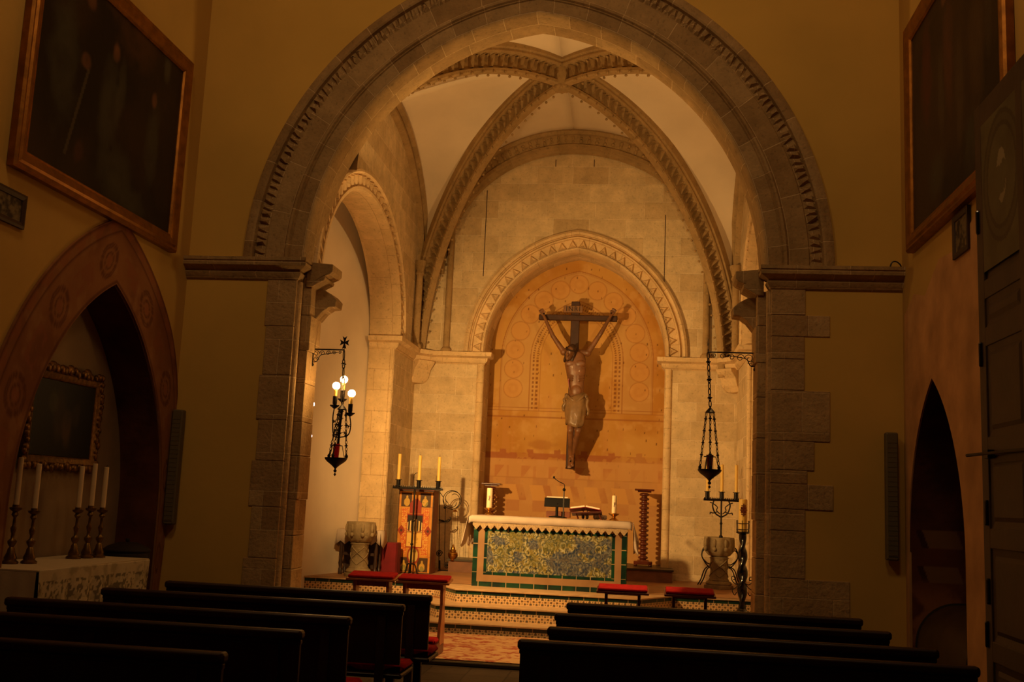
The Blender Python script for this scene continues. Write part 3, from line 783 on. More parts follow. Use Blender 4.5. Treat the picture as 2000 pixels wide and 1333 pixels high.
# painted reveal
mb = MB(); pl = lambda x, z, b: (WL - b, LNY + x, LNSP + z)
mb.sweep(lambda t, a, b: pl(*LN.pt(t, a), b), ts(48), [(-.012, .0), (-.012, .45), (.01, .45), (.01, 0)], LN.L)
for s in (-1, 1):
    y0, y1 = sorted((LNY + s * 1.378, LNY + s * 1.40)); mb.bb(WL - .45, WL, y0, y1, 0, LNSP)
struct(mb.build('trim_44', M['dark_reveal']))
# painted band round the niche
def band_col(U, Vv):     # U along (0..1) incl. legs ; Vv offset 0...62
    s = U; a = Vv
    n = fbm(s * 1.5, a * 1.5, 3, 4); n2 = fbm(s * 8, a * 8, 5, 4)
    base = mixc(lin((150, 104, 66)), lin((124, 80, 50)), stp(.35, .65, n)); base = mixc(base, lin((164, 122, 82)), stp(.5, .8, n2) * .5)
    dk = lin((84, 44, 30))
    for q, wd in ((.02, .012), (.49, .008), (.60, .012)): base = mixc(base, dk, stp(wd * 1.5, wd * .7, np.abs(a - q)) * .7)
    base = mixc(base, lin((150, 90, 56)), (a > .5) * (a < .59) * (np.sin(s * 26) * .5 + (a - .545) * 10 > 0) * .45)
    per = .86; ds = ((s / per) % 1 - .5) * per; d = np.hypot(ds, (a - .255))
    for q in (.15, .125, .07): base = mixc(base, dk, stp(.014, .006, np.abs(d - q)) * .65)
    base = mixc(base, lin((150, 92, 62)), (d < .05) * .6)
    dd = (((s + .43) / per) % 1 - .5) * per
    base = mixc(base, lin((142, 88, 58)), (np.abs(dd) < .17) * (np.abs(a - .255) < .09) * (n2 > .42) * .6)
    return base
Ltot = LN.L + 2 * 1.3
def band_pos(U, Vv):
    Y = np.zeros_like(U); Z = np.zeros_like(U)
    for i in range(U.shape[0]):
        s = U[i, 0]
        for j in range(U.shape[1]):
            a = Vv[i, j]
            if s < 1.3: y, z = -(1.39 + a * (.35 + .65 * s / 1.3)), s - 1.3
            elif s > 1.3 + LN.L: 
                q = (s - 1.3 - LN.L); y, z = 1.39 + a * (1 - .5 * q / 1.3) * .4, -q
            else:
                t = (s - 1.3) / LN.L; x_, z_ = LN.pt(t, a)
                if t > .5:   # the band narrows towards the corner
                    x2, z2 = LN.pt(t, a * (1 - .6 * stp(.7, 1.0, t))); x_, z_ = x2, z2
                y, z = x_, z_
            Y[i, j] = LNY + y; Z[i, j] = LNSP + z
    Y = np.minimum(Y, YF - .01)
    return np.full_like(U, WL + .012), Y, Z
struct(grid_vc('trim_45', M['tpaint'], 320, 40, band_pos, band_col, (0, Ltot, 0, .62), thick=.02))
# reddish bare plaster left of the niche
def patch_col(U, Vv):
    n = fbm(U * 1.2, Vv * 1.2, 12, 5); n2 = fbm(U * 4, Vv * 4, 14, 4)
    b = mixc(lin((176, 116, 76)), lin((120, 66, 44)), stp(.35, .6, n)); b = mixc(b, lin((150, 126, 90)), stp(3.35, 3.7, Vv + .3 * n) * .9)
    return mixc(b, lin((70, 38, 28)), stp(.62, .72, n2) * .7)
struct(grid_vc('trim_46', M['tpaint'], 90, 120, lambda U, Vv: (np.full_like(U, WL + .006), 5.6 + U * 2.15 + .12 * np.sin(Vv * 3.1) * U - .35 * np.clip(Vv - 2.6, 0, 2) * U * 0, Vv * (1 - .03 * np.sin(U * 7))), lambda U, Vv: patch_col(5.6 + 2.15 * U, Vv), (0, 1.0, 0, 3.75), thick=.01))
# right wall
RN = Arch(.92, 1.62); RNY = 10.1; RNSP = 1.36
mb = MB()
hole = [(RNY - .92, .0)] + [(RNY + x, RNSP + z) for x, z in RN.outline(0)] + [(RNY + .92, .0)]
o2 = [(-1.5, 0)] + hole + [(YF + .2, 0), (YF + .2, 9.4), (-1.5, 9.4)]
mb.prism(o2, lambda a, b: (WR, a, b), lambda a, b: (WR + .66, a, b))
struct(mb.build('wall_right', M['ochre2']))
mb = MB(); mb.bb(WR + .64, WR + .76, 8.9, 11.2, 0, 3.3); struct(mb.build('wall_right_niche', M['dark_reveal']))
mb = MB(); pl = lambda x, z, b: (WR + b, RNY + x, RNSP + z)
mb.sweep(lambda t, a, b: pl(*RN.pt(t, a), b), ts(40), [(-.012, .0), (-.012, .64), (.01, .64), (.01, 0)], RN.L)
struct(mb.build('trim_47', M['dark_reveal']))
def brk_col(U, Vv):
    n = fbm(U * 5, Vv * 5, 22, 4)
    b = mixc(lin((110, 62, 44)), lin((78, 42, 32)), n)
    zz = (Vv - .98) / .34; ph = zz % 1
    inb = (ph > .22) & (ph < .72) & (zz > 0) & (zz < 5)
    sk = U + .12 * (ph - .5)
    b = mixc(b, lin((128, 94, 64)), inb * (sk > .14) * (sk < .47) * .85)
    b = mixc(b, lin((56, 26, 20)), inb * (sk > .08) * (sk <= .14) * .8)
    return mixc(b, lin((150, 98, 66)), stp(1.2, .8, Vv) * stp(.4, .6, n))
struct(grid_vc('trim_48', M['tpaint'], 60, 200, lambda U, Vv: (WR + U, np.full_like(U, RNY + .905), Vv), brk_col, (0, .64, 0, RNSP + .0 + 1.2), thick=.01)) if False else None
struct(grid_vc('trim_48', M['tpaint'], 60, 160, lambda U, Vv: (WR + U, RNY + .90 - .0 * U - np.where(Vv > RNSP, np.vectorize(lambda z: max(0, .92 - (-RN.e + math.sqrt(max(RN.R ** 2 - (z - RNSP) ** 2, 0)))) if z > RNSP else 0)(Vv), 0), Vv), brk_col, (0.01, .64, 0, RNSP + 1.45), thick=.01))
mb = MB()
top = [(RNY + .98, 3.75), (RNY + .6, 3.9), (RNY + .2, 3.8), (RNY - .3, 4.05), (RNY - .9, 4.0), (RNY - 1.4, 4.2), (RNY - 2.0, 4.15), (RNY - 2.0, 0.0)]
mb.prism([(RNY - .915, 0.0)] + [(RNY + x, RNSP + z) for x, z in RN.outline(0.0)] + [(RNY + .915, 0.0), (RNY + 1.05, 0)] + top, lambda a, b: (WR - .012, a, b), lambda a, b: (WR + .01, a, b))
struct(mb.build('trim_49', solid('bare_pink_plaster', (204, 158, 108), 0.95, var=0.28, scale=2.2, bump=0.008, bscale=10, spec=0.1)))
# nave ceiling and rear wall (unseen, close the room)
mb = MB(); mb.bb(-6.2, 3.6, -1.6, YB, 9.35, 9.5); struct(mb.build('ceiling', M['ochre2']))
mb = MB(); mb.bb(-6.2, 3.6, -1.7, -1.5, 0, 9.5); struct(mb.build('wall_back', M['ochre2']))
#@@OBJECTS
# ================================================================== OBJECTS
def bez(pts, n=12):
    """Catmull-Rom through pts."""
    P = [Vector(p) for p in pts]; P = [P[0] * 2 - P[1]] + P + [P[-1] * 2 - P[-2]]; out = []
    for i in range(1, len(P) - 2):
        for k in range(n):
            t = k / n; a, b, c, d = P[i - 1:i + 3]
            out.append(.5 * ((2 * b) + (c - a) * t + (2 * a - 5 * b + 4 * c - d) * t * t + (3 * b - a - 3 * c + d) * t ** 3))
    out.append(P[-2]); return out
BV = [('BEVEL', dict(width=.006, segments=2, limit_method='ANGLE'))]
def BVw(w): return [('BEVEL', dict(width=w, segments=2, limit_method='ANGLE'))]
# ---------------------------------------------------------------- pews
def pew(xl, xr, Y, label, group, aisle=1, cush=True):
    L = xr - xl; t = thing('pew', label, 'pew', ((xl + xr) / 2, Y, 0), 0, group); h = L / 2
    mb = MB(); mb.bbox(-h, h, -.045, .035, .865, .92, .012); mb.bb(-h + .01, h - .01, -.02, .02, .84, .867); mb.build('top_rail', M['pew'], t, mods=BVw(.006))
    mb = MB(); mb.bb(-h + .015, h - .015, -.014, .014, .50, .85); mb.build('backrest', M['pew'], t)
    mb = MB(); mb.bbox(-h, h, .0, .40, .40, .435, .01); mb.build('seat', M['pew'], t)
    if cush:
        mb = MB(); mb.bbox(-h + .03, h + .0, .05, .395, .436, .49, .022); mb.build('seat_cushion', M['redcush'], t, smooth=60)
    n = 3 if L > 1.8 else 2
    for i in range(n):
        x = -h + .16 + (L - .32) * i / (n - 1)
        for y, z1 in ((-.005, .84), (.35, .40)):
            mb = MB(); mb.bb(x - .03, x + .03, y - .025, y + .025, 0, z1); mb.build('leg', M['pewleg'], t)
        mb = MB(); mb.bb(x - .015, x + .015, .02, .325, .12, .16); mb.build('stretcher', M['pewleg'], t)
    mb = MB(); mb.bbox(-h + .1, h - .1, -.22, -.10, .14, .17, .008)
    for x in (-h + .2, h - .2): mb.bb(x - .02, x + .02, -.18, -.14, 0, .14)
    mb.bb(-h + .17, -h + .2, -.16, .0, .05, .09); mb.bb(h - .2, h - .17, -.16, 0, .05, .09)
    mb.build('kneeling_board', M['pewleg'], t)
    return t
side_ = 'pews in two blocks facing the altar'
for (xl_, xr_, Y, lab) in ((-3.80, -1.59, 8.38, 'dark wooden pew in the left block, nearest the altar, behind the red prie-dieux'),
                        (-3.92, -1.63, 7.57, 'dark wooden pew in the left block, second from the altar'),
                        (-4.10, -1.77, 6.65, 'dark wooden pew in the left block with red cushion, third from the altar'),
                        (-4.35, -1.84, 5.90, 'dark wooden pew in the left block, fourth from the altar'),
                        (-4.40, -1.92, 4.97, 'dark wooden pew at the bottom left corner, nearest the camera'),
                        (-.53, 1.71, 8.42, 'dark wooden pew in the right block, nearest the altar'),
                        (-.56, 1.73, 7.60, 'dark wooden pew in the right block, second from the altar'),
                        (-.54, 1.81, 6.76, 'dark wooden pew in the right block, third from the altar'),
                        (-.65, 1.84, 6.09, 'large dark wooden pew in the right block, nearest the camera')):
    pew(xl_, xr_, Y, lab, side_)
# ---------------------------------------------------------------- prie-dieux
def priedieu(px0, px1, rowf, label, Y=None, light_wood=True, ztop=.83):
    P0 = atz(px0, rowf[0], ztop); P1 = atz(px1, rowf[1], ztop); Yc = (P0.y + P1.y) / 2 if Y is None else Y
    x0, x1 = P0.x, P1.x; w_ = (x1 - x0) / 2
    ztop -= .06
    t = thing('prie_dieu', label, 'kneeler', ((x0 + x1) / 2, Yc, .06), 0, 'red topped prie-dieux before the altar steps')
    wm = M['kwood'] if light_wood else M['kwooddark']
    mb = MB(); tilt = Matrix.Rotation(math.radians(8), 3, 'X')
    mb.box((0, .12, ztop - .03), (2 * w_, .26, .022), m=tilt); mb.build('desk_top', wm, t, mods=BVw(.004))
    mb = MB(); mb.box((0, .115, ztop - .002), (2 * w_ - .03, .24, .030), m=tilt); mb.build('top_cushion', M['redcush'], t, mods=BVw(.014))
    for s in (-1, 1):
        mb = MB(); x = s * (w_ - (.085 if light_wood else .10))
        if light_wood:
            pr = [(.03, 0), (.25, 0), (.24, .3), (.19, .5), (.21, .7), (.25, ztop - .05), (0, ztop - .035), (.03, .72), (.07, .5), (.02, .3), (-.02, .12)]
            mb.prism(pr, lambda a, b: (x - .016, a, b), lambda a, b: (x + .016, a, b))
        else:
            mb.bb(x - .016, x + .016, .10, .14, 0, ztop - .05)
        mb.build('side_panel', wm, t, mods=BVw(.004))
        mb = MB(); mb.bb(x - .018, x + .018, -.28, .22, 0, .10); mb.build('foot_rail', M['kwooddark'], t, mods=BVw(.006))
    mb = MB(); mb.bb(-w_ + .09, w_ - .09, .10, .12, ztop - (.12 if light_wood else .075), ztop - .05); mb.build('cross_rail', wm, t)
    mb = MB(); mb.bb(-w_ + .06, w_ - .06, -.28, -.04, .10, .13); mb.build('kneeling_shelf', M['kwooddark'], t, mods=BVw(.004))
    mb = MB(); mb.bbox(-w_ + .07, w_ - .07, -.27, -.05, .13, .19, .02); mb.build('kneeling_cushion', M['redcush'], t, smooth=60)
    return t
priedieu(672, 775, (1123, 1126), 'light wooden prie-dieu with red cushion, leftmost of the four')
priedieu(776, 876, (1127, 1134), 'light wooden prie-dieu with bright red cushion, beside the carpet and painted cabinet')
priedieu(1166, 1268, (1146, 1155), 'low dark wooden prie-dieu with red cushion, in front of the altar right end', light_wood=False)
priedieu(1297, 1401, (1152, 1162), 'low dark wooden prie-dieu with red cushion, rightmost, by the twisted candle stand', light_wood=False)
# ---------------------------------------------------------------- carpet on a low dark-edged board
def car_col(U, Vv):
    n = fbm(U * 3.2, Vv * 5, 50, 5); n2 = fbm(U * 9, Vv * 16, 51, 4)
    b = mixc(lin((206, 160, 112)), lin((222, 180, 132)), n2)
    return mixc(b, lin((168, 66, 50)), ((np.abs(n - .5) < .035) | (np.abs(fbm(U * 5, Vv * 9, 55, 4) - .47) < .03)) * .8)
x0c, x1c = -3.25, 1.1
cp = grid_vc('aisle_carpet', M['carpet'], 330, 220, lambda U, Vv: (U, Vv, np.full_like(U, .051) + .003 * fbm(U * 3, Vv * 3, 61, 2)), car_col, (x0c, x1c, 10.93, 12.98), thick=.008)
tag(cp, 'cream and red patterned carpet at the foot of the altar steps', 'carpet')
mb = MB(); mb.bbox(x0c - .1, x1c + .1, 10.86, 13.0, 0, .045, .01); struct(mb.build('floor_dais', M['plinktop']))
# ---------------------------------------------------------------- altar
ax0, ax1 = atz(926, 1142, FL).x, atz(1221, 1163, FL).x
AY0, AY1, AZ = 14.45, 15.25, 1.45
alt = thing('altar', 'altar faced with blue and yellow glazed tiles framed in green', 'altar', ((ax0 + ax1) / 2, AY0, FL))
aw = (ax1 - ax0) / 2; ah = AZ - FL
mb = MB(); mb.bb(-aw, aw, 0.004, AY1 - AY0, 0, ah - .02); mb.build('altar_body', M['cream'], alt)
def altcol(U, Vv):
    du = np.minimum(U + aw, aw - U); dv = np.minimum(Vv, ah - Vv)
    d = np.minimum(du, dv); n = fbm(U * 7, Vv * 7, 71, 4)
    green = mixc(lin((18, 62, 42)), lin((12, 38, 34)), stp(.3, .7, n)); cream = mixc(lin((160, 126, 92)), lin((138, 104, 72)), n)
    # azulejo field
    s = .24; tu = ((U + aw - .20) / s); tv = (Vv - .165) / s; iu = np.floor(tu); iv = np.floor(tv); fu = np.abs(tu - iu - .5) * 2; fv = np.abs(tv - iv - .5) * 2
    r = np.hypot(fu, fv); an = np.arctan2(fv, fu)
    tn = vnoise(iu * 3.7 + .5, iv * 5.1 + .5, 73)
    field = mixc(lin((205, 186, 130)), lin((176, 160, 96)), n)
    field = mixc(field, lin((150, 130, 54)), (np.abs(r - .55 - .12 * np.cos(4 * an)) < .12) * .8)
    field = mixc(field, lin((90, 104, 112)), (np.abs(r - .95 + .15 * np.cos(8 * an)) < .07) * .85)
    field = mixc(field, lin((56, 70, 84)), ((r < .18) | (r > 1.28)) * .8)
    wv = fbm(U * 11, Vv * 11, 81, 3); curl = np.abs(((np.hypot(fu - .3, fv - .5) * 3.2 + an * .8 + wv * 2.2) % 1) - .5)
    field = mixc(field, lin((60, 70, 60)), (curl < .10) * .8); field = mixc(field, lin((236, 226, 186)), (curl > .40) * .8)
    field = mixc(field, lin((170, 140, 40)), (vnoise(U * 26, Vv * 26, 75) > .68) * .55)
    field = mixc(field, lin((40, 56, 70)), (vnoise(U * 40, Vv * 40, 76) > .80) * .8)
    blot = fbm(U * 4.6, Vv * 5.0, 79, 3)
    field = mixc(field, lin((50, 72, 116)), stp(.56, .64, blot) * .6 * (n > .35)); field = mixc(field, lin((120, 116, 54)), stp(.45, .36, blot) * .45)
    field = mixc(field, lin((170, 150, 110)), ((fu > .975) | (fv > .975)) * .6)
    c = field * np.array([.50, .54, .58])
    c = np.where((d < .195)[..., None], green, c); c = np.where((d < .155)[..., None], cream, c); c = np.where((d < .065)[..., None], green, c)
    jn = ((np.abs(((U / .19) % 1) - .5) > .482) & (dv < du)) | ((np.abs(((Vv / .19) % 1) - .5) > .482) & (du <= dv))
    c = mixc(c, lin((190, 160, 115)), jn * (d < .195) * ((d > .155) | (d < .065)) * .8)
    return c
grid_vc('tile_front', M['tile'], 400, 180, lambda U, Vv: (U, np.zeros_like(U), Vv), altcol, (-aw, aw, 0, ah - .02), parent=alt)
mb = MB(); mb.bb(aw + .001, aw + .006, 0, .07, 0, ah - .02); mb.bb(aw + .001, aw + .006, AY1 - AY0 - .07, AY1 - AY0, 0, ah - .02); mb.build('side_tiles', solid('green_tile', (18, 58, 40), .3, coat=.4), alt)
# cloth: top slab with front overhang, zigzag lace edge and falling ends
cloth = thing('altar_cloth', 'white altar cloth with zigzag lace edge over the tiled altar', 'cloth', ((ax0 + ax1) / 2, AY0, AZ))
cw = aw + .07
mb = MB(); nx, ny = 60, 10
vs = []; 
for i in range(nx + 1):
    x = -cw + 2 * cw * i / nx
    prof = [(AY1 - AY0 + .05, -.05), (AY1 - AY0 + .05, .0), (.3, .006), (-.02, .004), (-.05, -.01), (-.056, -.04), (-.058, -.085)]
    for (y, z) in prof: vs.append((x, y + .004 * math.sin(x * 23), z + .003 * math.sin(x * 9 + y * 5) - .02 * (abs(x) > cw - .03)))
m = 7; mb.add(vs, [(i * m + j, i * m + j + 1, (i + 1) * m + j + 1, (i + 1) * m + j) for i in range(nx) for j in range(m - 1)])
mb.build('linen_top', M['linen'], cloth, smooth=60, mods=[('SOLIDIFY', dict(thickness=.006, offset=1))])
mb = MB(); nz = 21
for i in range(nz):      # lace points
    xa = -cw + .06 + (2 * cw - .12) * i / nz; xb = xa + (2 * cw - .12) / nz; xm = (xa + xb) / 2; y = -.060
    pts = [(xa, -.088), (xb, -.088), (xb, -.118), (xm + .008, -.172), (xm - .008, -.172), (xa, -.118)]
    mb.prism(pts, lambda a, b: (a, y - .003, b), lambda a, b: (a, y + .001, b))
mb.build('lace_edge', solid('altar_lace', (168, 142, 106), .9, var=.35, scale=60, bump=.003, bscale=90), cloth)
for s in (-1, 1):
    mb = MB(); vs = []; nn_ = 24; mm = 10
    for i in range(nn_ + 1):
        y = -.055 + (AY1 - AY0 + .08) * i / nn_
        for j in range(mm + 1):
            z = -(.33 + .10 * math.sin(i * .9)) * j / mm
            vs.append((s * (cw + .01 + .035 * math.sin(i * 1.25) * (j / mm) + .05 * j / mm), y - (.06 * j / mm if i < 3 else 0), z))
    m = mm + 1; mb.add(vs, [(i * m + j, i * m + j + 1, (i + 1) * m + j + 1, (i + 1) * m + j) for i in range(nn_) for j in range(mm)])
    mb.build('hanging_end', M['linen'], cloth, smooth=60, mods=[('SOLIDIFY', dict(thickness=.005, offset=0))])
ZT = AZ + .018
# candles on the altar
def altar_candle(p, label, h=.30, r=.038, pil=True):
    t = thing('altar_candle', label, 'candle', p)
    mb = MB(); mb.lathe([(.065, 0), (.06, .012), (.03, .03), (.022, .05), (.05, .07), (.075, .085), (.075, .095), (.04, .10)], n=18); mb.build('candle_holder', M['brass'], t, smooth=40)
    mb = MB(); mb.lathe([(r, .10), (r, .10 + h - .01), (r - .006, .10 + h), (.01, .10 + h - .004)], n=18); mb.build('candle', M['wax'] if False else M['palewax'], t, smooth=40)
    mb = MB(); mb.tube([(0, 0, .09 + h), (.002, 0, .125 + h)], .003, 6); mb.build('wick', M['blackp'], t)
    mb = MB()
    mb.tube([(.0, -r - .001, .10 + h * .35), (.0, -r - .001, .10 + h * .6)], .003, 6); mb.tube([(-.008, -r - .001, .10 + h * .57), (.010, -r - .001, .10 + h * .60), (.012, -r + .001, .10 + h * .52), (0, -r - .001, .10 + h * .48)], .0025, 6)
    mb.tube([(-.012, -r, .10 + h * .38), (.012, -r, .10 + h * .5)], .0025, 6)
    mb.build('emblem', M['kwooddark'], t)
    return t
p = aty(955, 1003, 14.75); altar_candle((p.x, 14.75, ZT), 'short thick candle in a brass holder at the left end of the altar', .27, .042)
p = aty(1199, 1012, 14.75); altar_candle((p.x, 14.75, ZT), 'short pale candle in a small holder at the right end of the altar', .24, .033)
# book stand (black) with sheet, microphone, open missal
p = aty(1087, 1006, 14.95)
t = thing('music_stand', 'black metal book stand on the altar seen from behind', 'stand', (p.x, 14.98, ZT))
mb = MB(); mb.box((0, .0, .21), (.36, .012, .135), m=Matrix.Rotation(math.radians(-22), 3, 'X')); mb.bb(-.18, .18, .0, .04, .145, .155); mb.build('desk_plate', M['blackp'], t, mods=BVw(.004))
mb = MB(); mb.tube([(0, 0, .02), (0, 0, .20)], .02, 12); mb.build('stem', M['blackp'], t)
mb = MB(); mb.lathe([(.11, 0), (.11, .012), (.03, .025)], n=20); mb.build('base', M['blackp'], t, smooth=40)
mb = MB(); mb.box((.0, .02, .285), (.30, .05, .01), m=Matrix.Rotation(math.radians(10), 3, 'X')); tag(mb.build('open_booklet', M['paper'], loc=(p.x, 14.98, ZT), mods=BVw(.002)), 'white booklet lying on top of the black book stand', 'book')
mb = MB(); mb.bb(-.17, .17, 0, .16, 0, .085); tag(mb.build('missal_box', M['caboside'], loc=(p.x + .01, 15.10, ZT), mods=BVw(.005)), 'brown wooden box behind the black book stand', 'box')
p = aty(1100, 1010, 14.7); q = aty(1100, 957, 14.7); q2 = aty(1082, 933, 14.7)
t = thing('microphone', 'gooseneck microphone standing in the middle of the altar', 'microphone', (p.x, 14.7, ZT))
def rel(P, t): return Vector(P) - t.location
mb = MB(); mb.tube([(0, 0, 0), rel((p.x, 14.7, q.z), t)], .009, 10); mb.build('stem', M['steel'], t)
mb = MB(); mb.lathe([(.05, 0), (.05, .012), (.012, .02)], n=16); mb.build('base', M['blackp'], t)
mb = MB(); mb.ball(rel((p.x, 14.7, q.z), t), .022); mb.build('joint', M['blackp'], t)
mb = MB(); a_ = rel((p.x, 14.7, q.z), t); b_ = rel((q2.x, 14.7, q2.z), t); mb.tube(bez([a_, a_ + V(0, 0, .07), (a_ + b_) / 2 + V(.01, 0, .02), b_ + V(.03, 0, -.03), b_], 6), .005, 8); mb.build('gooseneck', M['blackp'], t)
mb = MB(); mb.ball(b_, (.014, .014, .018)); mb.build('microphone_head', M['blackp'], t)
p = aty(1140, 1010, 14.75)
t = thing('missal_stand', 'small brown wooden book stand with splayed legs on the altar', 'stand', (p.x + .04, 14.78, ZT))
mb = MB(); mb.box((0, .05, .075), (.42, .25, .014), m=Matrix.Rotation(math.radians(-10), 3, 'X') @ Matrix.Rotation(math.radians(-4), 3, 'Y')); mb.build('tray', M['kwooddark'], t, mods=BVw(.003))
for x in (-.15, .17):
    for y in (0, .12): 
        mb = MB(); mb.tube([(x, y, .07), (x + .03, y + .01, 0)], .008, 8); mb.build('leg', M['kwooddark'], t)
t = thing('open_missal', 'open red-bound missal lying on the small wooden book stand', 'book', (p.x + .02, 14.78, ZT + .115))
rx = Matrix.Rotation(math.radians(-10), 3, 'X')
for s in (-1, 1):
    r_ = rx @ Matrix.Rotation(math.radians(s * 9), 3, 'Y')
    mb = MB(); mb.box((s * .11, .05, .01), (.22, .28, .006), m=r_); mb.build('cover', M['bookred'], t)
    mb = MB(); mb.box((s * .105, .05, .024), (.20, .265, .024), m=r_); mb.build('pages', M['paper'], t, mods=BVw(.006))
p = aty(1172, 1006, 14.98)
mb = MB(); 
for k_ in range(5): mb.ball(((k_ - 2) * .035, .01 * (k_ % 2), .03 + .01 * (k_ == 2)), (.03, .03, .035), 8, 6)
tag(mb.build('crumpled_napkin', M['linen'], loc=(p.x, 15.0, ZT), smooth=60), 'crumpled white linen napkin behind the open missal', 'napkin')
for px_, lab in ((1139, 'small dark cruet stopper glass standing behind the open missal, left one'), (1147, 'small glass cruet with metal lid behind the open missal, right one')):
    p = aty(px_, 1004, 15.02); mb = MB(); mb.lathe([(.016, 0), (.022, .02), (.022, .06), (.008, .09), (.007, .12), (.015, .13), (.015, .15), (.004, .165)], n=12)
    tag(mb.build('cruet', M['steel'] if px_ == 1147 else M['blackiron'], loc=(p.x, 15.02, ZT), smooth=50), lab, 'cruet')
# ---------------------------------------------------------------- turned pedestals
def barley(name, px, rt, Y, label):
    p = aty(px, rt, Y); z0 = FL + .2; H = p.z - z0
    t = thing(name, label, 'pedestal', (p.x, Y, z0), 0, None)
    mb = MB(); mb.bbox(-.16, .16, -.16, .16, H - .03, H, .006); mb.bbox(-.11, .11, -.11, .11, H - .055, H - .03, .004); mb.build('top_plate', M['barley'], t)
    pr = [(.06, .10)]; n = 15; hh = (H - .055 - .10) / n
    for i in range(n):
        z = .10 + i * hh; pr += [(.048, z + .01), (.078, z + hh * .3), (.082, z + hh * .5), (.078, z + hh * .7), (.048, z + hh - .008)]
    mb = MB(); mb.lathe(pr, n=20); mb.build('turned_column', M['barley'], t, smooth=50)
    mb = MB(); mb.bbox(-.15, .15, -.15, .15, .03, .08, .006); mb.lathe([(.10, .08), (.09, .10)], n=16); mb.build('base', M['barley'], t)
    for a in (-1, 1):
        for b in (-1, 1):
            mb = MB(); mb.ball((a * .12, b * .12, .018), (.03, .03, .018)); mb.build('foot', M['barley'], t, smooth=60)
barley('turned_pedestal', 961, 944, 17.65, 'dark turned wooden pedestal in the niche, behind the left altar candle')
barley('turned_pedestal', 1259, 956, 17.65, 'tall dark ball-turned wooden pedestal to the right of the altar')
# ---------------------------------------------------------------- crucifix
CRY = 17.86
def cp_(px, row, Y): return aty(px, row, Y)
top = cp_(1125, 590, CRY); bot = cp_(1113, 914, CRY); bl = cp_(1053, 622, CRY); br = cp_(1206, 623, CRY)
cr = thing('crucifix', 'large dark wooden crucifix with carved crowned figure hanging before the painted niche', 'crucifix', (top.x, CRY, bot.z))
def C_(px, row, Y): return aty(px, row, Y) - cr.location
mb = MB(); mb.bbox(-.075, .075, -.04, .04, 0, top.z - bot.z, .01); mb.build('upright_beam', M['crosswood'], cr)
mb = MB(); zb = (bl.z + br.z) / 2 - bot.z; mb.bbox(bl.x - top.x, br.x - top.x, -.075, -.005, zb - .05, zb + .05, .012); mb.build('cross_beam', M['crosswood'], cr)
pz = cp_(1125, 606, CRY).z - bot.z
plx = cp_(1120, 606, CRY).x - top.x
mb = MB(); mb.bbox(plx - .165, plx + .165, -.085, -.05, pz - .06, pz + .06, .006); pl_ = mb.build('title_plate', M['plate'], cr)
tc = bpy.data.curves.new('lettering', 'FONT'); tc.body = 'INRI'; tc.size = .115; tc.extrude = .004; tc.align_x = 'CENTER'; tc.align_y = 'CENTER'; tc.space_character = 1.2
tc.materials.append(M['letter']); tmp = bpy.data.objects.new('tmp', tc); COL.objects.link(tmp); bpy.context.view_layer.update(); me_ = bpy.data.meshes.new_from_object(tmp.evaluated_get(bpy.context.evaluated_depsgraph_get())); bpy.data.objects.remove(tmp)
to = bpy.data.objects.new('lettering', me_); COL.objects.link(to); to.parent = pl_; to.location = (plx, -.088, pz); to.rotation_euler = (PI / 2, 0, 0)
mb = MB(); mb.bb(-.02, .02, .03, 18.19 - CRY, top.z - bot.z - .3, top.z - bot.z - .26); mb.bb(-.02, .02, .03, 18.19 - CRY, .5, .54); mb.build('wall_bracket', M['iron'], cr)
# body: overlapping tapered volumes fused by a voxel remesh into one continuous skin
def fuse(mb, name, mat, parent, voxel, smooth_it=4):
    o = mb.build('tmp', mat, fixn=True)
    m1 = o.modifiers.new('r', 'REMESH'); m1.mode = 'VOXEL'; m1.voxel_size = voxel
    m2 = o.modifiers.new('s', 'SMOOTH'); m2.iterations = smooth_it; m2.factor = .5
    bpy.context.view_layer.update()
    dg = bpy.context.evaluated_depsgraph_get(); me = bpy.data.meshes.new_from_object(o.evaluated_get(dg))
    bpy.data.objects.remove(o)
    me.name = name; me.shade_smooth(); o2 = bpy.data.objects.new(name, me); COL.objects.link(o2); o2.parent = parent
    return o2
by = 17.66
hl, hr = C_(1062, 617, by + .05), C_(1194, 616, by + .05)
sl, sr = C_(1101, 688, by), C_(1148, 690, by + .02)
el, er = C_(1080, 657, by + .01), C_(1173, 652, by + .01)
neck = C_(1123, 690, by - .02); hd = C_(1114, 690, by - .11)
chest = C_(1124, 715, by - .03); rib_ = C_(1125, 738, by - .04); waist = C_(1126, 758, by - .04); hip = C_(1125, 785, by - .02)
pl1, pr1 = C_(1118, 790, by - .02), C_(1134, 791, by)
kl, kr = C_(1114, 842, by - .16), C_(1129, 842, by - .14)
al, ar = C_(1114, 892, by + .02), C_(1118, 890, by + .04)
tl, tr = C_(1112, 911, by - .09), C_(1117, 908, by - .07)
b = MB()
b.capsule(sl, el, .052, .038); b.capsule(el, hl, .040, .024); b.capsule(sr, er, .052, .038); b.capsule(er, hr, .040, .024)
b.ball(sl, .062, 14, 10); b.ball(sr, .062, 14, 10)
mid = (sl + sr) / 2
b.capsule(sl + V(.02, 0, .0), sr - V(.02, 0, 0), .055, .055)
def ell(c, r, rz=0, ry=0): b.ball(c, r, 20, 14, rot=Matrix.Rotation(ry, 3, 'Y') @ Matrix.Rotation(rz, 3, 'Z'))
secs = [(1124, 686, .070, .060), (1124, 693, .150, .080), (1124, 702, .178, .100), (1124, 714, .182, .118), (1125, 727, .168, .118), (1125, 740, .150, .108), (1126, 752, .132, .092), (1126, 764, .126, .088), (1126, 776, .138, .098), (1126, 789, .152, .106), (1126, 802, .140, .100)]
vs = []; n = 28
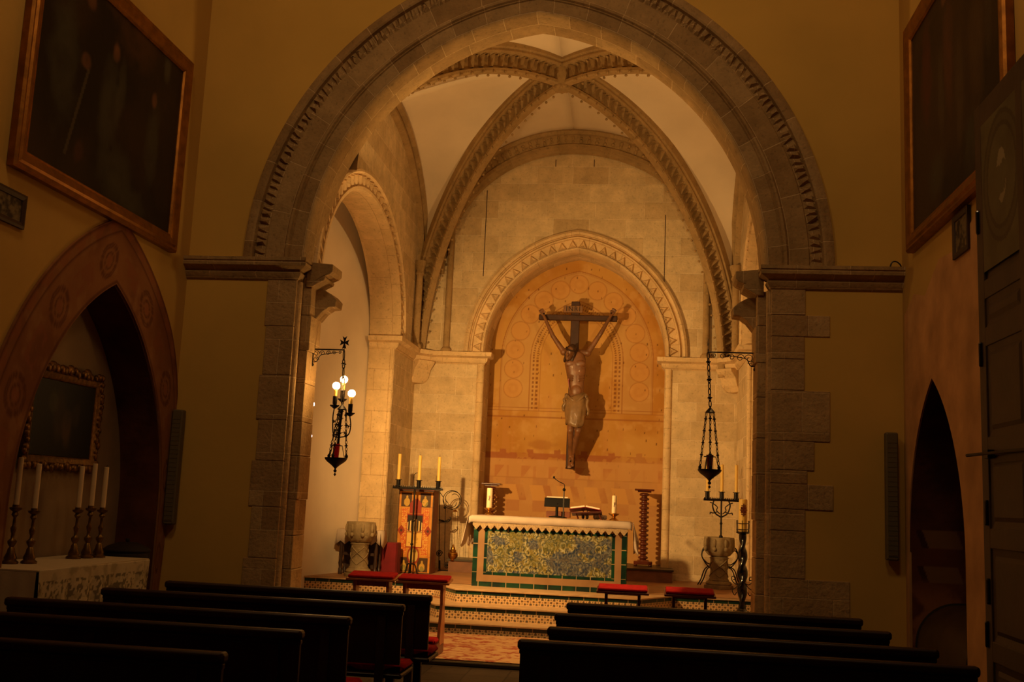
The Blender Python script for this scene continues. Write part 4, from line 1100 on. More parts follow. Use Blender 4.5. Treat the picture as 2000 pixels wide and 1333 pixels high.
for (px_, rw, rx_, ry_) in secs:
    c = C_(px_, rw, by - .01)
    for k_ in range(n):
        a = 2 * PI * k_ / n; vs.append((c.x + rx_ * math.copysign(abs(math.cos(a)) ** .85, math.cos(a)), c.y + ry_ * math.copysign(abs(math.sin(a)) ** .85, math.sin(a)), c.z))
b.add(vs, [(i * n + k_, i * n + (k_ + 1) % n, (i + 1) * n + (k_ + 1) % n, (i + 1) * n + k_) for i in range(len(secs) - 1) for k_ in range(n)] + [tuple(range(n))[::-1], tuple((len(secs) - 1) * n + k_ for k_ in range(n))])
ell(chest + V(-.08, -.068, .03), (.092, .036, .060)); ell(chest + V(.08, -.068, .03), (.092, .036, .060)); ell(waist + V(0, -.052, -.06), (.085, .034, .10))
for s in (-1, 1):
    for k_ in range(3): b.capsule(rib_ + V(s * .06, -.084, .01 - k_ * .036), rib_ + V(s * .135, -.040, .05 - k_ * .042), .011, .010, 8)
b.capsule(neck - V(0, 0, .04), neck + V(-.03, -.05, .06), .05, .045)
b.capsule(pl1, kl, .088, .058); b.capsule(pr1, kr, .088, .058); b.ball(kl, .056, 12, 8); b.ball(kr, .056, 12, 8)
b.capsule(kl, al, .052, .034); b.capsule(kr, ar, .052, .034); b.ball(kl * .7 + al * .3 + V(0, .03, 0), (.048, .05, .09)); b.ball(kr * .7 + ar * .3 + V(0, .03, 0), (.048, .05, .09))
for a_, t_ in ((al, tl), (ar, tr)):
    b.capsule(a_, t_, .034, .026); b.ball((a_ + t_) / 2, (.036, .04, .06))
    for k_ in range(5): b.capsule(t_ + V((k_ - 2) * .013, -.005, 0), t_ + V((k_ - 2) * .015, -.02, -.038 + .004 * abs(k_ - 1)), .0095, .008, 8)
# head with face, tilted to its right shoulder
hrot = Matrix.Rotation(math.radians(14), 3, 'Y') @ Matrix.Rotation(math.radians(17), 3, 'X') @ Matrix.Rotation(math.radians(-14), 3, 'Z')
def H(x, y, z): return hd + hrot @ V(x, y, z)
def he(c, r): b.ball(H(*c), r, 16, 12, rot=hrot)
he((0, 0, .02), (.078, .095, .115)); he((0, -.03, -.07), (.052, .06, .062)); he((0, -.095, -.02), (.014, .024, .034)); he((0, -.104, -.035), (.018, .016, .014))
he((-.03, -.078, .022), (.026, .018, .010)); he((.03, -.078, .022), (.026, .018, .010)); he((0, -.085, -.062), (.026, .012, .008)); he((0, -.082, -.076), (.020, .012, .008)); he((0, -.07, -.10), (.026, .026, .024))
he((-.03, -.082, .002), (.015, .010, .009)); he((.03, -.082, .002), (.015, .010, .009)); he((-.078, .0, -.01), (.010, .018, .028)); he((.078, .0, -.01), (.010, .018, .028))
b.capsule(H(0, .01, -.08), neck + V(0, .02, .0), .048, .055)
# hands: palm, four curled fingers and a thumb, nailed to the beam
for h_, e_, s in ((hl, el, -1), (hr, er, 1)):
    d = (h_ - e_).normalized(); sd = V(1, 0, 0) * s; sd = (sd - d * sd.dot(d)).normalized(); fr = V(0, -1, 0)
    pc = h_ + d * .035; b.ball(pc, (.040, .018, .045), 14, 10, rot=Matrix.Rotation(math.atan2(d.x, d.z), 3, 'Y'))
    for k_ in range(4):
        rt_ = pc + d * .035 + sd * ((k_ - 1.5) * .020); L_ = (.034, .040, .038, .030)[k_]
        k1 = rt_ + d * L_ + fr * .010 + sd * ((k_ - 1.5) * .004); k2 = k1 + d * .012 + fr * .028; k3 = k2 - d * .016 + fr * .012
        b.capsule(rt_ - d * .015, k1, .0095, .009, 8); b.capsule(k1, k2, .009, .0085, 8); b.capsule(k2, k3, .0085, .008, 8)
    th0 = pc - sd * .030 - d * .005; th1 = th0 - sd * .022 + d * .022 + fr * .012; th2 = th1 + d * .022 + sd * .008 + fr * .012
    b.capsule(pc - sd * .015 - d * .02, th0, .013, .012, 8); b.capsule(th0, th1, .011, .010, 8); b.capsule(th1, th2, .010, .008, 8)
body = fuse(b, 'carved_figure', M['flesh'], cr, .0075, 3); body['label'] = 'carved body of the crucified figure, arms raised, knees bent'
# nails
for h_ in (hl, hr):
    d = V(0, 1, 0); mb = MB(); mb.tube([h_ + V(0, -.03, .03), h_ + V(0, .12, .03)], .006, 8); mb.ball(h_ + V(0, -.032, .03), .013); mb.build('nail', M['iron'], cr)
mb = MB(); f_ = (al + tl) / 2 + V(.01, 0, 0); mb.tube([f_ + V(0, -.06, 0), f_ + V(0, .22, 0)], .007, 8); mb.ball(f_ + V(0, -.062, 0), .014); mb.build('nail', M['iron'], cr)
mb = MB(); fb = (tl + tr) / 2; mb.prism([(by - .13 - CRY, 0), (-.03, 0), (-.03, .05), (by - .10 - CRY, .02)], lambda a, c: V(-.06, a, fb.z - .06 + c), lambda a, c: V(.08, a, fb.z - .06 + c)); mb.build('foot_block', M['crosswood'], cr)
# hair, beard and crown of thorns
b = MB(); 
def hh_(c, r): b.ball(H(*c), r, 14, 10, rot=hrot)
hh_((0, .028, .052), (.092, .102, .105)); hh_((0, .045, .02), (.092, .085, .11)); hh_((-.074, .02, -.03), (.024, .05, .08)); hh_((.074, .02, -.03), (.024, .05, .08)); hh_((.07, -.0, -.12), (.03, .04, .08)); hh_((-.065, .0, -.12), (.026, .035, .07)); hh_((0, .07, -.06), (.07, .04, .10))
hh_((0, -.052, -.115), (.034, .030, .030)); hh_((-.035, -.03, -.095), (.018, .024, .028)); hh_((.035, -.03, -.095), (.018, .024, .028))
hair = fuse(b, 'hair', M['hair'], cr, .008, 2)
b = MB(); rr = random.Random(5)
for q in range(3):
    pts = []; 
    for i in range(28):
        a = 2 * PI * i / 28; pts.append(H((.098 + .005 * math.sin(5 * a + q * 2)) * math.cos(a), .018 + (.110 + .006 * math.cos(4 * a + q)) * math.sin(a), .060 + .010 * math.sin(3 * a + q * 2.1)))
    b.tube(pts, .007, 6, closed=True)
for i in range(22):
    a = 2 * PI * i / 22; c = H(.100 * math.cos(a), .018 + .112 * math.sin(a), .060); d = hrot @ V(math.cos(a), math.sin(a), rr.uniform(-.8, .9)); b.tube([c, c + d * .035], [.005, .0008], 5)
b.build('crown_of_thorns', M['hair'], cr, smooth=50)
# loincloth with folds and side knots
b = MB(); n = 36; rows = [(.11, .125, .095), (.06, .150, .112), (.0, .168, .128), (-.08, .178, .14), (-.17, .172, .15), (-.27, .160, .15), (-.36, .150, .145), (-.42, .142, .14)]
vs = []
for r_i, (dz, rx_, ry_) in enumerate(rows):
    f = r_i / (len(rows) - 1); c = hip.lerp((kl + kr) / 2, max(0, f) * .80); c = V(c.x + .004, c.y, hip.z + dz)
    for k_ in range(n):
        a = 2 * PI * k_ / n; fold = 1 + (.03 + .05 * f) * math.sin(7 * a + f * 5) + .03 * math.sin(13 * a - f * 7)
        vs.append(V(c.x + rx_ * fold * math.cos(a), c.y + ry_ * fold * math.sin(a), c.z + .03 * math.sin(a * 2 + 1) * f + (.05 * math.cos(a) if r_i == 0 else 0)))
b.add(vs, [(i * n + k_, i * n + (k_ + 1) % n, (i + 1) * n + (k_ + 1) % n, (i + 1) * n + k_) for i in range(len(rows) - 1) for k_ in range(n)])
# rolled waistband sweeping down to the centre, side knots with hanging ends
b.tube(bez([hip + V(-.15, -.04, .10), hip + V(-.08, -.12, .03), hip + V(.02, -.135, -.01), hip + V(.10, -.11, .06), hip + V(.15, -.02, .12)], 5), .022, 8)
for s, L_ in ((-1, .26), (1, .32)):
    c = hip + V(s * .16, -.03, .09); b.ball(c, (.032, .035, .045), 10, 8)
    b.tube(bez([c, c + V(s * .035, -.01, -.06), c + V(s * .02, -.02, -L_ * .5), c + V(s * .05, -.01, -L_ * .8), c + V(s * .03, 0, -L_)], 5), [.016] * 5 + [.024] * 5 + [.03] * 5 + [.022] * 5 + [.008], 8)
for k_ in range(5): b.tube(bez([hip + V(-.11 + k_ * .03, -.13, -.02 + .01 * k_), hip + V(-.03 + .03 * k_, -.155, -.14), hip + V(.05 + .02 * k_, -.14, -.30 + .02 * k_)], 5), .008, 6)
b.build('loincloth', M['loin'], cr, smooth=70, mods=[('SOLIDIFY', dict(thickness=.008, offset=0))])
mb = MB(); w0 = rib_ + V(-.115, -.075, -.03); mb.tube(bez([w0, w0 + V(.0, .005, -.08), w0 + V(.02, .01, -.20)], 5), [.012, .011, .010, .012, .010, .009, .008, .008, .006, .005, .003], 6); mb.build('side_wound', M['wound'], cr)
# ---------------------------------------------------------------- painted cabinet (lectern) with iron candle rack in front
Yc = 16.1
p0, p1, p2 = aty(773, 1114, Yc), aty(845, 1116, Yc), aty(780, 957, Yc); cwid = aty(848, 961, Yc).x - p2.x; chh = p2.z - FL
cab = thing('painted_cabinet', 'tall narrow wooden cabinet with gilded painted icon panels, left of the altar', 'cabinet', (p2.x + cwid / 2, Yc, FL))
cwh = cwid / 2
mb = MB(); mb.bb(-cwh, cwh, .01, .42, 0, chh); mb.build('cabinet_body', M['caboside'], cab, mods=BVw(.005))
mb = MB(); mb.bbox(-cwh - .015, cwh + .015, -.01, .44, chh, chh + .025, .006); mb.build('cabinet_top', M['barley'], cab)
gh = chh
def icol(U, Vv):
    x = U / cwh; z = Vv / gh     # x -1..1, z 0..1
    n = fbm(U * 14, Vv * 14, 90, 4); g = mixc(lin((214, 150, 52)), lin((178, 108, 34)), n); c = g
    ax = np.abs(x)
    dark = lin((38, 26, 16)); red = lin((140, 36, 22)); pale = lin((226, 186, 100))
    c = mixc(c, red, ((np.abs(ax - .80) < .018) | (np.abs(z - .80) < .004) | (np.abs(z - .20) < .004)) * .8)
    # arabesque side fields
    fld = (ax > .42) & (ax < .78) & (z > .22) & (z < .78)
    ar = np.sin(U * 130 + 3 * np.sin(Vv * 60)) * np.sin(Vv * 110 + 3 * np.sin(U * 70))
    c = mixc(c, lin((196, 82, 34)), fld * (ar > .0) * .9); c = mixc(c, pale, fld * (ar < -.35) * .7)
    # four corner panels with seated figures (plain soft shapes)
    for zx, zc in ((.57, .885), (.57, .105)):
        pn = (np.abs(ax - .54) < .30) & (np.abs(z - zc) < .085)
        c = mixc(c, dark, pn * .92)
        fig = np.hypot((ax - .52) / .17, (z - zc + .03) / .05) < 1; head = np.hypot((ax - .52) / .06, (z - zc - .03) / .02) < 1
        c = mixc(c, lin((214, 170, 70)), pn * (fig | head) * (.55 + .5 * n))
        c = mixc(c, lin((96, 110, 60)), pn * fig * (n > .58) * .7)
    # central panel: altar with candles, dark ground over gold field
    cen = (ax < .42) & (z > .32) & (z < .70); c = mixc(c, red, (ax < .47) * (z > .305) * (z < .715) * 1.0); c = mixc(c, mixc(dark, lin((222, 178, 84)), stp(.52, .47, z)), cen)
    cnd = cen & (z > .50) & (z < .66 - ax * .12) & (np.abs(((U / .045) % 1) - .5) < .22); c = mixc(c, lin((232, 196, 120)), cnd * .9)
    c = mixc(c, lin((150, 52, 30)), cen * (np.abs(z - .47 - ax * .12) < .006) * .8); c = mixc(c, lin((170, 120, 50)), cen * (z < .46) * (n > .6) * .5)
    # red shields
    c = mixc(c, red, (ax < .34 * np.clip((.93 - z) / .09, 0, 1)) * (z > .72) * (z < .90) * .95)
    c = mixc(c, red, (np.abs(ax - .76) * .9 + np.abs(z - .51) * 3.0 < .20) * .9); c = mixc(c, lin((60, 40, 40)), (np.abs(ax - .76) * .9 + np.abs(z - .51) * 3.0 < .07) * .9)
    ov = np.hypot(x / .27, (z - .215) / .085); c = mixc(c, red, (ov < 1.3) * .9); c = mixc(c, lin((200, 170, 90)), (ov < 1) * .95); c = mixc(c, lin((96, 92, 52)), (ov < 1) * (n > .5) * .5)
    c = mixc(c, dark, ((ax > .955) | (z > .985) | (z < .012)) * .95)
    c = mixc(c, lin((96, 60, 22)), (ax < .012) * .8)
    return c
grid_vc('painted_panel', M['icon'], 110, 240, lambda U, Vv: (U, np.zeros_like(U), Vv), icol, (-cwh, cwh, 0, gh), parent=cab)
def rack(x0, x1, z, Y, t, n=26, mat='blackiron'):
    mb = MB(); mb.bb(x0, x1, Y - .03, Y + .03, z - .03, z)
    for i in range(n):
        x = x0 + (x1 - x0) * (i + .5) / n; mb.add([(x - .014, Y - .032, z - .002), (x + .014, Y - .032, z - .002), (x + .014, Y - .018, z - .002), (x - .014, Y - .018, z - .002), (x, Y - .025, z + .03)], [(0, 1, 4), (1, 2, 4), (2, 3, 4), (3, 0, 4), (3, 2, 1, 0)])
    mb.build('rack_bar', M[mat], t)
def rcandle(t, x, y, z, h, r=.026):
    mb = MB(); mb.lathe([(.05, z), (.05, z + .008), (.034, z + .012), (.034, z + .10), (.052, z + .105), (.052, z + .113), (.03, z + .114)], (x, y, 0), 16); s_ = mb.build('candle_socket', M['blackiron'], t, smooth=40)
    mb = MB(); mb.lathe([(r, z + .11), (r, z + h - .004), (r - .004, z + h), (.004, z + h - .002)], (x, y, 0), 16); mb.build('candle', M['wax'], t, smooth=40)
    mb = MB(); mb.tube([(x, y, z + h - .005), (x + .002, y, z + h + .018)], .002, 5); mb.build('wick', M['blackp'], t)
Yr = 15.85
q0, q1 = aty(768, 950, Yr), aty(865, 956, Yr); zr_ = (q0.z + q1.z) / 2; xm = aty(805, 1050, Yr).x
t = thing('candle_stand', 'black iron floor stand with three yellow candles before the painted cabinet', 'candle stand', (xm, Yr, FL))
rack(q0.x - xm, q1.x - xm, zr_ - FL, 0, t)
for px_, rt in ((780, 887), (820, 890), (858, 893)):
    a = aty(px_, rt, Yr); rcandle(t, aty(px_ - 1, 930, Yr).x - xm, 0, zr_ - FL, a.z - zr_)
mb = MB(); mb.tube([(0, 0, .02), (0, 0, zr_ - FL - .02)], .014, 10)
for zz in (.45, .8): mb.ball((0, 0, zz), .024)
mb.build('pole', M['iron'], t, smooth=50)
for k_ in range(3):
    a = 2 * PI * k_ / 3 + .5; mb = MB(); mb.tube(bez([(0, 0, .16), (.07 * math.cos(a), .07 * math.sin(a), .14), (.10 * math.cos(a), .10 * math.sin(a), .03), (.13 * math.cos(a), .13 * math.sin(a), .012)], 5), .010, 8); mb.build('foot', M['iron'], t)
# gooseneck microphone of the lectern
p = aty(811, 938, 16.3); b0 = aty(809, 955, 16.3)
t = thing('microphone', 'small gooseneck microphone on top of the painted cabinet, among the candles', 'microphone', (b0.x, 16.3, FL + chh + .025))
m0 = aty(808, 942, 16.3) - t.location; m1 = aty(820, 924, 16.3) - t.location
mb = MB(); mb.lathe([(.03, 0), (.03, .01), (.008, .015)], n=12); mb.tube([(0, 0, 0), V(m0.x, 0, m0.z)], .006, 8); mb.build('base', M['steel'], t)
mb = MB(); mb.tube(bez([V(m0.x, 0, m0.z), V(m0.x, 0, m0.z + .10), V(m0.x + .03, 0, m1.z - .01), V(m1.x, 0, m1.z)], 6), .004, 6); mb.build('gooseneck', M['blackp'], t)
mb = MB(); mb.ball(V(m1.x, 0, m1.z), .012); mb.build('microphone_head', M['blackp'], t)
# ---------------------------------------------------------------- marble fonts
def font_(px, rt, rb, Y, label, wpx, carve, hstem=.5, wst=.62):
    a = aty(px, rt, Y); r = wpx / 2 / FPX * Y; H = a.z - FL
    t = thing('marble_font', label, 'font', (a.x, Y, FL))
    s = r / .24
    mb = MB()
    zc = H; hb = .38 * H
    mb.lathe([(r * .50, zc - hb), (r * .72, zc - hb + .02), (r * .95, zc - hb * .72), (r * 1.02, zc - hb * .45), (r * 1.0, zc - .03), (r * .97, zc), (r * .80, zc - .005), (r * .74, zc - .10), (r * .3, zc - .16)], n=64, wob=.045, nw=8)
    for k_ in range(8):
        an = 2 * PI * (k_ + .5) / 8; c = V(r * .98 * math.cos(an), r * .98 * math.sin(an), zc - hb * .30); mb.ball(c, (.03 * s, .03 * s, hb * .22), 8, 6)
        mb.ball(c - V(0, 0, hb * .3), (.035 * s, .035 * s, hb * .12), 8, 6)
    mb.build('bowl', M['font'], t, smooth=50)
    mb = MB(); z0, z1 = .17 * H, zc - hb
    mb.lathe([(r * wst * 1.12, z0), (r * wst, z0 + .02), (r * wst * .92, (z0 + z1) / 2), (r * wst * .98, z1 - .03), (r * wst * 1.1, z1 - .015), (r * wst * .9, z1)], n=32)
    # relief: crossing ribbons on the shaft
    for s2 in (-1, 1):
        for k_ in range(4):
            pts = []
            for i in range(14):
                f = i / 13; an = s2 * (f * 2.4) + k_ * PI / 2; rr_ = r * wst * .955 + .004; pts.append((rr_ * math.cos(an), rr_ * math.sin(an), z0 + .04 + (z1 - z0 - .09) * f))
            mb.tube(pts, .008, 5)
    mb.build('shaft', M['font'], t, smooth=50)
    mb = MB(); mb.lathe([(r * .98, 0), (r * 1.0, .02), (r * .98, .065 * H), (r * .86, .075 * H), (r * .90, .10 * H), (r * .84, .13 * H), (r * .70, .155 * H), (r * .68, .175 * H)], n=8 if carve else 32); mb.build('foot', M['font'], t, smooth=30)
    return t
font_(706, 1020, 1115, 14.95, 'carved marble font with fluted bowl on the left side, by the white cloth table', 56, False)
font_(1405, 1050, 1148, 16.3, 'carved marble font with petal-like bowl on the right, below the candle rack', 55, True)
# candelabrum in the right font
Yk = 16.3; q0, q1 = aty(1374, 974, Yk), aty(1448, 978, Yk); zb0 = aty(1408, 1052, Yk); xm = zb0.x; zr_ = (q0.z + q1.z) / 2
t = thing('candelabrum', 'black iron candelabrum with three yellow candles rising from the right marble font', 'candelabrum', (xm, Yk, zb0.z - .14))
rack(q0.x - xm, q1.x - xm, zr_ - t.location.z, 0, t, 20)
for px_, rt in ((1383, 911), (1411, 908), (1439, 909)):
    a = aty(px_, rt, Yk); rcandle(t, aty(px_ - 1, 950, Yk).x - xm, 0, zr_ - t.location.z, a.z - zr_, .024)
zz = zr_ - t.location.z
mb = MB(); mb.tube([(0, 0, 0), (0, 0, zz - .02)], .013, 10); mb.ball((0, 0, zz - .36), .022); mb.ball((0, 0, .16), .03); mb.lathe([(.06, 0), (.05, .02), (.015, .05)], n=12); mb.build('stem', M['iron'], t, smooth=50)
for s in (-1, 1):
    mb = MB(); mb.tube(bez([(0, 0, zz - .27), (s * .09, 0, zz - .21), (s * .13, 0, zz - .10), (s * .11, 0, zz - .02)], 6), .011, 8)
    mb.tube(bez([(s * .02, 0, zz - .22), (s * .07, 0, zz - .17), (s * .06, 0, zz - .12), (s * .12, 0, zz - .07), (s * .17, 0, zz - .05)], 6), .008, 8); mb.tube(bez([(s * .06, 0, zz - .19), (s * .12, 0, zz - .21), (s * .16, 0, zz - .20), (s * .165, 0, zz - .23)], 6), .008, 8)
    mb.build('scroll_bracket', M['iron'], t)
# scrolled iron stand behind that font
c0 = aty(1405, 1148, 16.75)
t = thing('iron_scroll_stand', 'curled wrought iron stand half hidden behind the right marble font', 'stand', (c0.x, 16.75, FL))
for s in (-1, 1):
    mb = MB(); 
    for o_ in (0, .035): mb.tube(bez([(s * .10, 0, .62 - o_), (s * .24, 0, .58 - o_), (s * .27, 0, .44), (s * .18, 0, .34 - o_), (s * .10, 0, .33 - o_), (s * (.22 - o_), 0, .26), (s * (.28 - o_), 0, .10), (s * (.33 - o_), 0, .012)], 6), .009, 8)
    mb.build('scroll_leg', M['iron'], t)
mb = MB(); mb.tube([(-.1, 0, .62), (.1, 0, .62)], .009, 8); mb.tube([(-.1, 0, .31), (.1, 0, .31)], .009, 8); mb.build('crossbar', M['iron'], t)
# ---------------------------------------------------------------- paschal candle on twisted stand
Yp = 14.42; zf = .34; pb = aty(1447, 1185, Yp); pm = aty(1451, 1038, Yp); ptt = aty(1454, 976, Yp)
t = thing('paschal_candle_stand', 'tall twisted black iron stand holding a thick yellow paschal candle, far right', 'candle stand', (pm.x, Yp, zf))
H_ = pm.z - zf
mb = MB(); pts = []; N = 60
vs = []; n = 16
for i in range(N + 1):
    z = .06 + (H_ - .10) * i / N; f = i / N; r0 = .040 + .018 * math.sin(PI * min(1, f * 1.1)) ; tw = f * 13
    for k_ in range(n):
        a = 2 * PI * k_ / n; r = r0 * (1 + .26 * math.cos(2 * (a - tw))); vs.append((r * math.cos(a), r * math.sin(a), z))
mb.add(vs, [(i * n + k_, i * n + (k_ + 1) % n, (i + 1) * n + (k_ + 1) % n, (i + 1) * n + k_) for i in range(N) for k_ in range(n)]); mb.build('twisted_post', M['blackiron'], t, smooth=60)
mb = MB(); mb.lathe([(.13, 0), (.13, .02), (.07, .04), (.05, .07)], n=24); mb.build('base', M['blackiron'], t, smooth=40)
mb = MB(); mb.lathe([(.03, H_ - .05), (.085, H_ - .03), (.09, H_ - .02), (.09, H_ - .01), (.05, H_)], n=20)
for zz in (.02, .10): mb.tube([(.085 * math.cos(2 * PI * k_ / 24), .085 * math.sin(2 * PI * k_ / 24), H_ + zz) for k_ in range(24)], .005, 6, closed=True)
for k_ in range(6):
    a = 2 * PI * k_ / 6 + .3; c = (.085 * math.cos(a), .085 * math.sin(a)); mb.tube([(c[0], c[1], H_ - .02), (c[0] * 1.05, c[1] * 1.05, H_ + .14)], .005, 6)
mb.build('candle_cup', M['blackiron'], t, smooth=40)
mb = MB(); mb.lathe([(.056, H_ - .01), (.056, ptt.z - zf - .005), (.05, ptt.z - zf), (.005, ptt.z - zf - .003)], n=24); pc_ = mb.build('candle', M['wax'], t, smooth=40)
mb = MB(); zc = aty(1453, 997, Yp).z - zf
for s in (-1, 1):
    for u in (-1, 1): mb.box((s * .022, -.052, zc + u * .024), (.028, .012, .030)); mb.box((s * .02, -.056, zc + u * .055), (.02, .006, .014))
mb.box((0, -.056, zc), (.10, .008, .012)); mb.box((0, -.058, zc), (.012, .008, .17))
mb.build('cross_emblem', M['kwooddark'], pc_)
zc = H_ * .37
for s in (-1, 1):
    mb = MB(); mb.tube(bez([(s * .03, 0, zc), (s * .08, 0, zc - .02), (s * .13, 0, zc + .02), (s * .14, 0, zc + .07), (s * .10, 0, zc + .08), (s * .09, 0, zc + .04), (s * .12, 0, zc + .04)], 6), .006, 6)
    mb.tube(bez([(s * .03, 0, zc), (s * .08, 0, zc - .06), (s * .13, 0, zc - .10), (s * .10, 0, zc - .16), (s * .07, 0, zc - .12)], 6), .006, 6); mb.build('scroll', M['iron'], t)
# ---------------------------------------------------------------- left: cloth table, red chair, cross stand, thurible
Yt = 15.2
a, b_ = aty(662, 1034, Yt), aty(742, 1040, Yt); zt = a.z; wt = b_.x - a.x
t = thing('side_table', 'small dark credence table behind the left marble font', 'table', ((a.x + b_.x) / 2, Yt, FL)); Ht = zt - FL
mb = MB(); mb.bb(-wt / 2, wt / 2, 0, .30, Ht - .04, Ht - .008); mb.build('tabletop', M['framedark'], t)
for x in (-wt / 2 + .05, wt / 2 - .05):
    for y in (.03, .26): mb = MB(); mb.lathe([(.03, 0), (.03, .08), (.018, .1), (.034, .16), (.022, .22), (.03, .3), (.03, Ht - .04)], (x, y, 0), 12); mb.build('leg', M['framedark'], t, smooth=50)
mb = MB(); mb.bb(-wt / 2 + .05, wt / 2 - .05, .02, .05, .28, .32); mb.bb(-wt / 2 + .04, wt / 2 - .04, .25, .28, .08, Ht - .05); mb.build('stretcher', M['framedark'], t)
cl = MB(); n = 40; vs = []
for i in range(n + 1):
    x = -wt / 2 - .02 + (wt + .04) * i / n
    zg = -.16 - .05 * abs(((i / n * 5) % 1) - .5) * 2
    for (y, z) in ((.31, -.14), (.31, 0), (.2, .004), (-.01, .0), (-.025, -.05), (-.03, zg)): vs.append((x, y + .006 * math.sin(i * .9) * (z < -.1), z))
m = 6; cl.add(vs, [(i * m + j, i * m + j + 1, (i + 1) * m + j + 1, (i + 1) * m + j) for i in range(n) for j in range(m - 1)])
for s in (-1, 1):
    xx = s * (wt / 2 + .02); cl.add([(xx, -.01, 0), (xx, .31, 0), (xx + s * .015, .32, -.18), (xx + s * .01, .15, -.26), (xx + s * .02, -.03, -.20)], [(0, 1, 2, 3, 4)])
tag(cl.build('lace_tablecloth', M['linen'], loc=((a.x + b_.x) / 2, Yt, zt), smooth=50, mods=[('SOLIDIFY', dict(thickness=.005, offset=0))]), 'white cloth with zigzag hem draped over the credence table behind the font', 'cloth')
p0, p1 = aty(739, 1060, 15.58), aty(776, 1062, 15.58)
t = thing('draped_chair', 'low seat covered by crimson cloth between the font and the painted cabinet', 'chair', ((p0.x + p1.x) / 2, 15.56, FL)); ww = (p1.x - p0.x) / 2; hh2 = p0.z - FL
mb = MB(); n = 30; vs = []
for j, (f, z) in enumerate(((.96, hh2), (1.0, hh2 - .02), (1.03, hh2 * .5), (1.07, 0.004))):
    for k_ in range(n):
        an = 2 * PI * k_ / n; cx_, sy_ = math.cos(an), math.sin(an); q = max(abs(cx_), abs(sy_)); wv = 1 + .03 * math.sin(an * 9) * (j / 3)
        vs.append((ww * f * wv * cx_ / q, 0.17 + .16 * f * wv * sy_ / q, z))
mb.add(vs, [(i * n + k_, i * n + (k_ + 1) % n, (i + 1) * n + (k_ + 1) % n, (i + 1) * n + k_) for i in range(3) for k_ in range(n)] + [tuple(range(n))]); mb.build('crimson_cover', M['redcloth'], t, smooth=50)
mb = MB(); mb.bb(-ww * .8, ww * .8, .05, .29, 0, hh2 * .9); mb.build('seat_frame', M['framedark'], t)
# cross stand with openwork ring
Ys = 16.95; rc = aty(884, 977, Ys); bb_ = aty(866, 1112, Ys)
t = thing('processional_stand', 'thin black iron stand with openwork ring between the painted cabinet and altar', 'stand', (aty(872, 1112, Ys).x, Ys, FL))
def S(px, row, Y=Ys): return aty(px, row, Y) - t.location
cc = S(883, 977); R_ = 18 / FPX * Ys
mb = MB(); mb.tube([cc + V(R_ * math.cos(2 * PI * k_ / 32), 0, R_ * math.sin(2 * PI * k_ / 32)) for k_ in range(32)], .006, 6, closed=True)
for k_ in range(3):
    a0 = 2 * PI * k_ / 3 + .9; pts = []
    for i in range(16): f = i / 15; an = a0 + f * 3.3; r = R_ * (1 - f * .62); pts.append(cc + V(r * math.cos(an) + R_ * .25 * f * math.cos(a0 + 2), 0, r * math.sin(an) + R_ * .25 * f * math.sin(a0 + 2)))
    mb.tube(pts, .005, 6)
mb.build('openwork_ring', M['iron'], t)
mb = MB(); mb.tube([S(870, 992), S(868, 1100)], .006, 6); mb.tube([S(859, 960), S(857, 1112)], .007, 6); mb.ball(S(869, 992), .022); mb.tube([S(859, 962), S(866, 972)], .006, 6); mb.build('pole', M['iron'], t)
mb = MB(); mb.tube(bez([S(857, 1016), S(866, 1018), S(874, 1020), S(880, 1015), S(879, 1010)], 6), .010, 6)
for i in range(7): mb.ball(S(861 + i * 2.6, 1019 + (1 if i < 4 else -1.2 * (i - 3))), .012, 6, 5)
mb.build('leafy_arm', M['iron'], t)
mb = MB()
for (px_, rw, r) in ((858, 1082, .055), (873, 1105, .055)):
    c = S(px_, rw); mb.tube([c + V(r * (1 - .03 * i) * math.cos(i * .5), 0, r * (1 - .03 * i) * math.sin(i * .5)) for i in range(22)], .007, 6); mb.ball(c, .018)
mb.tube([(-.14, 0, .01), (.18, 0, .01)], .01, 6); mb.tube([S(859, 1095), S(859, 1114)], .01, 6); mb.build('scroll_foot', M['iron'], t)
# thurible hanging on four chains
Yh = 16.9; tb = aty(884, 1090, Yh); tp = aty(883, 1000, Yh)
t = thing('thurible', 'brass thurible hanging on thin chains to the left of the altar', 'censer', (tb.x, Yh, tb.z))
mb = MB(); mb.lathe([(.035, -.05), (.045, -.04), (.025, -.03), (.055, -.01), (.075, .02), (.08, .05), (.07, .06)], n=20, wob=.03, nw=6); mb.build('bowl', M['brass'], t, smooth=50)
mb = MB(); mb.lathe([(.078, .06), (.07, .08), (.05, .09), (.052, .12), (.035, .13), (.033, .16), (.015, .18), (.012, .20), (.003, .21)], n=20, wob=.03, nw=6); mb.build('lid', M['brass'], t, smooth=50)
for k_ in range(4):
    a = 2 * PI * k_ / 4 + .4; mb = MB(); mb.tube([(.07 * math.cos(a), .07 * math.sin(a), .06), (.045 * math.cos(a), .045 * math.sin(a), tp.z - tb.z)], .003, 5); mb.build('chain', M['olivebrass'], t)
mb = MB(); mb.lathe([(.05, 0), (.03, .02), (.008, .04)], (0, 0, tp.z - tb.z), 14); mb.tube([(0, 0, tp.z - tb.z + .03), (0, .58, tp.z - tb.z + .10)], .005, 6); mb.build('chain_cap', M['brass'], t)
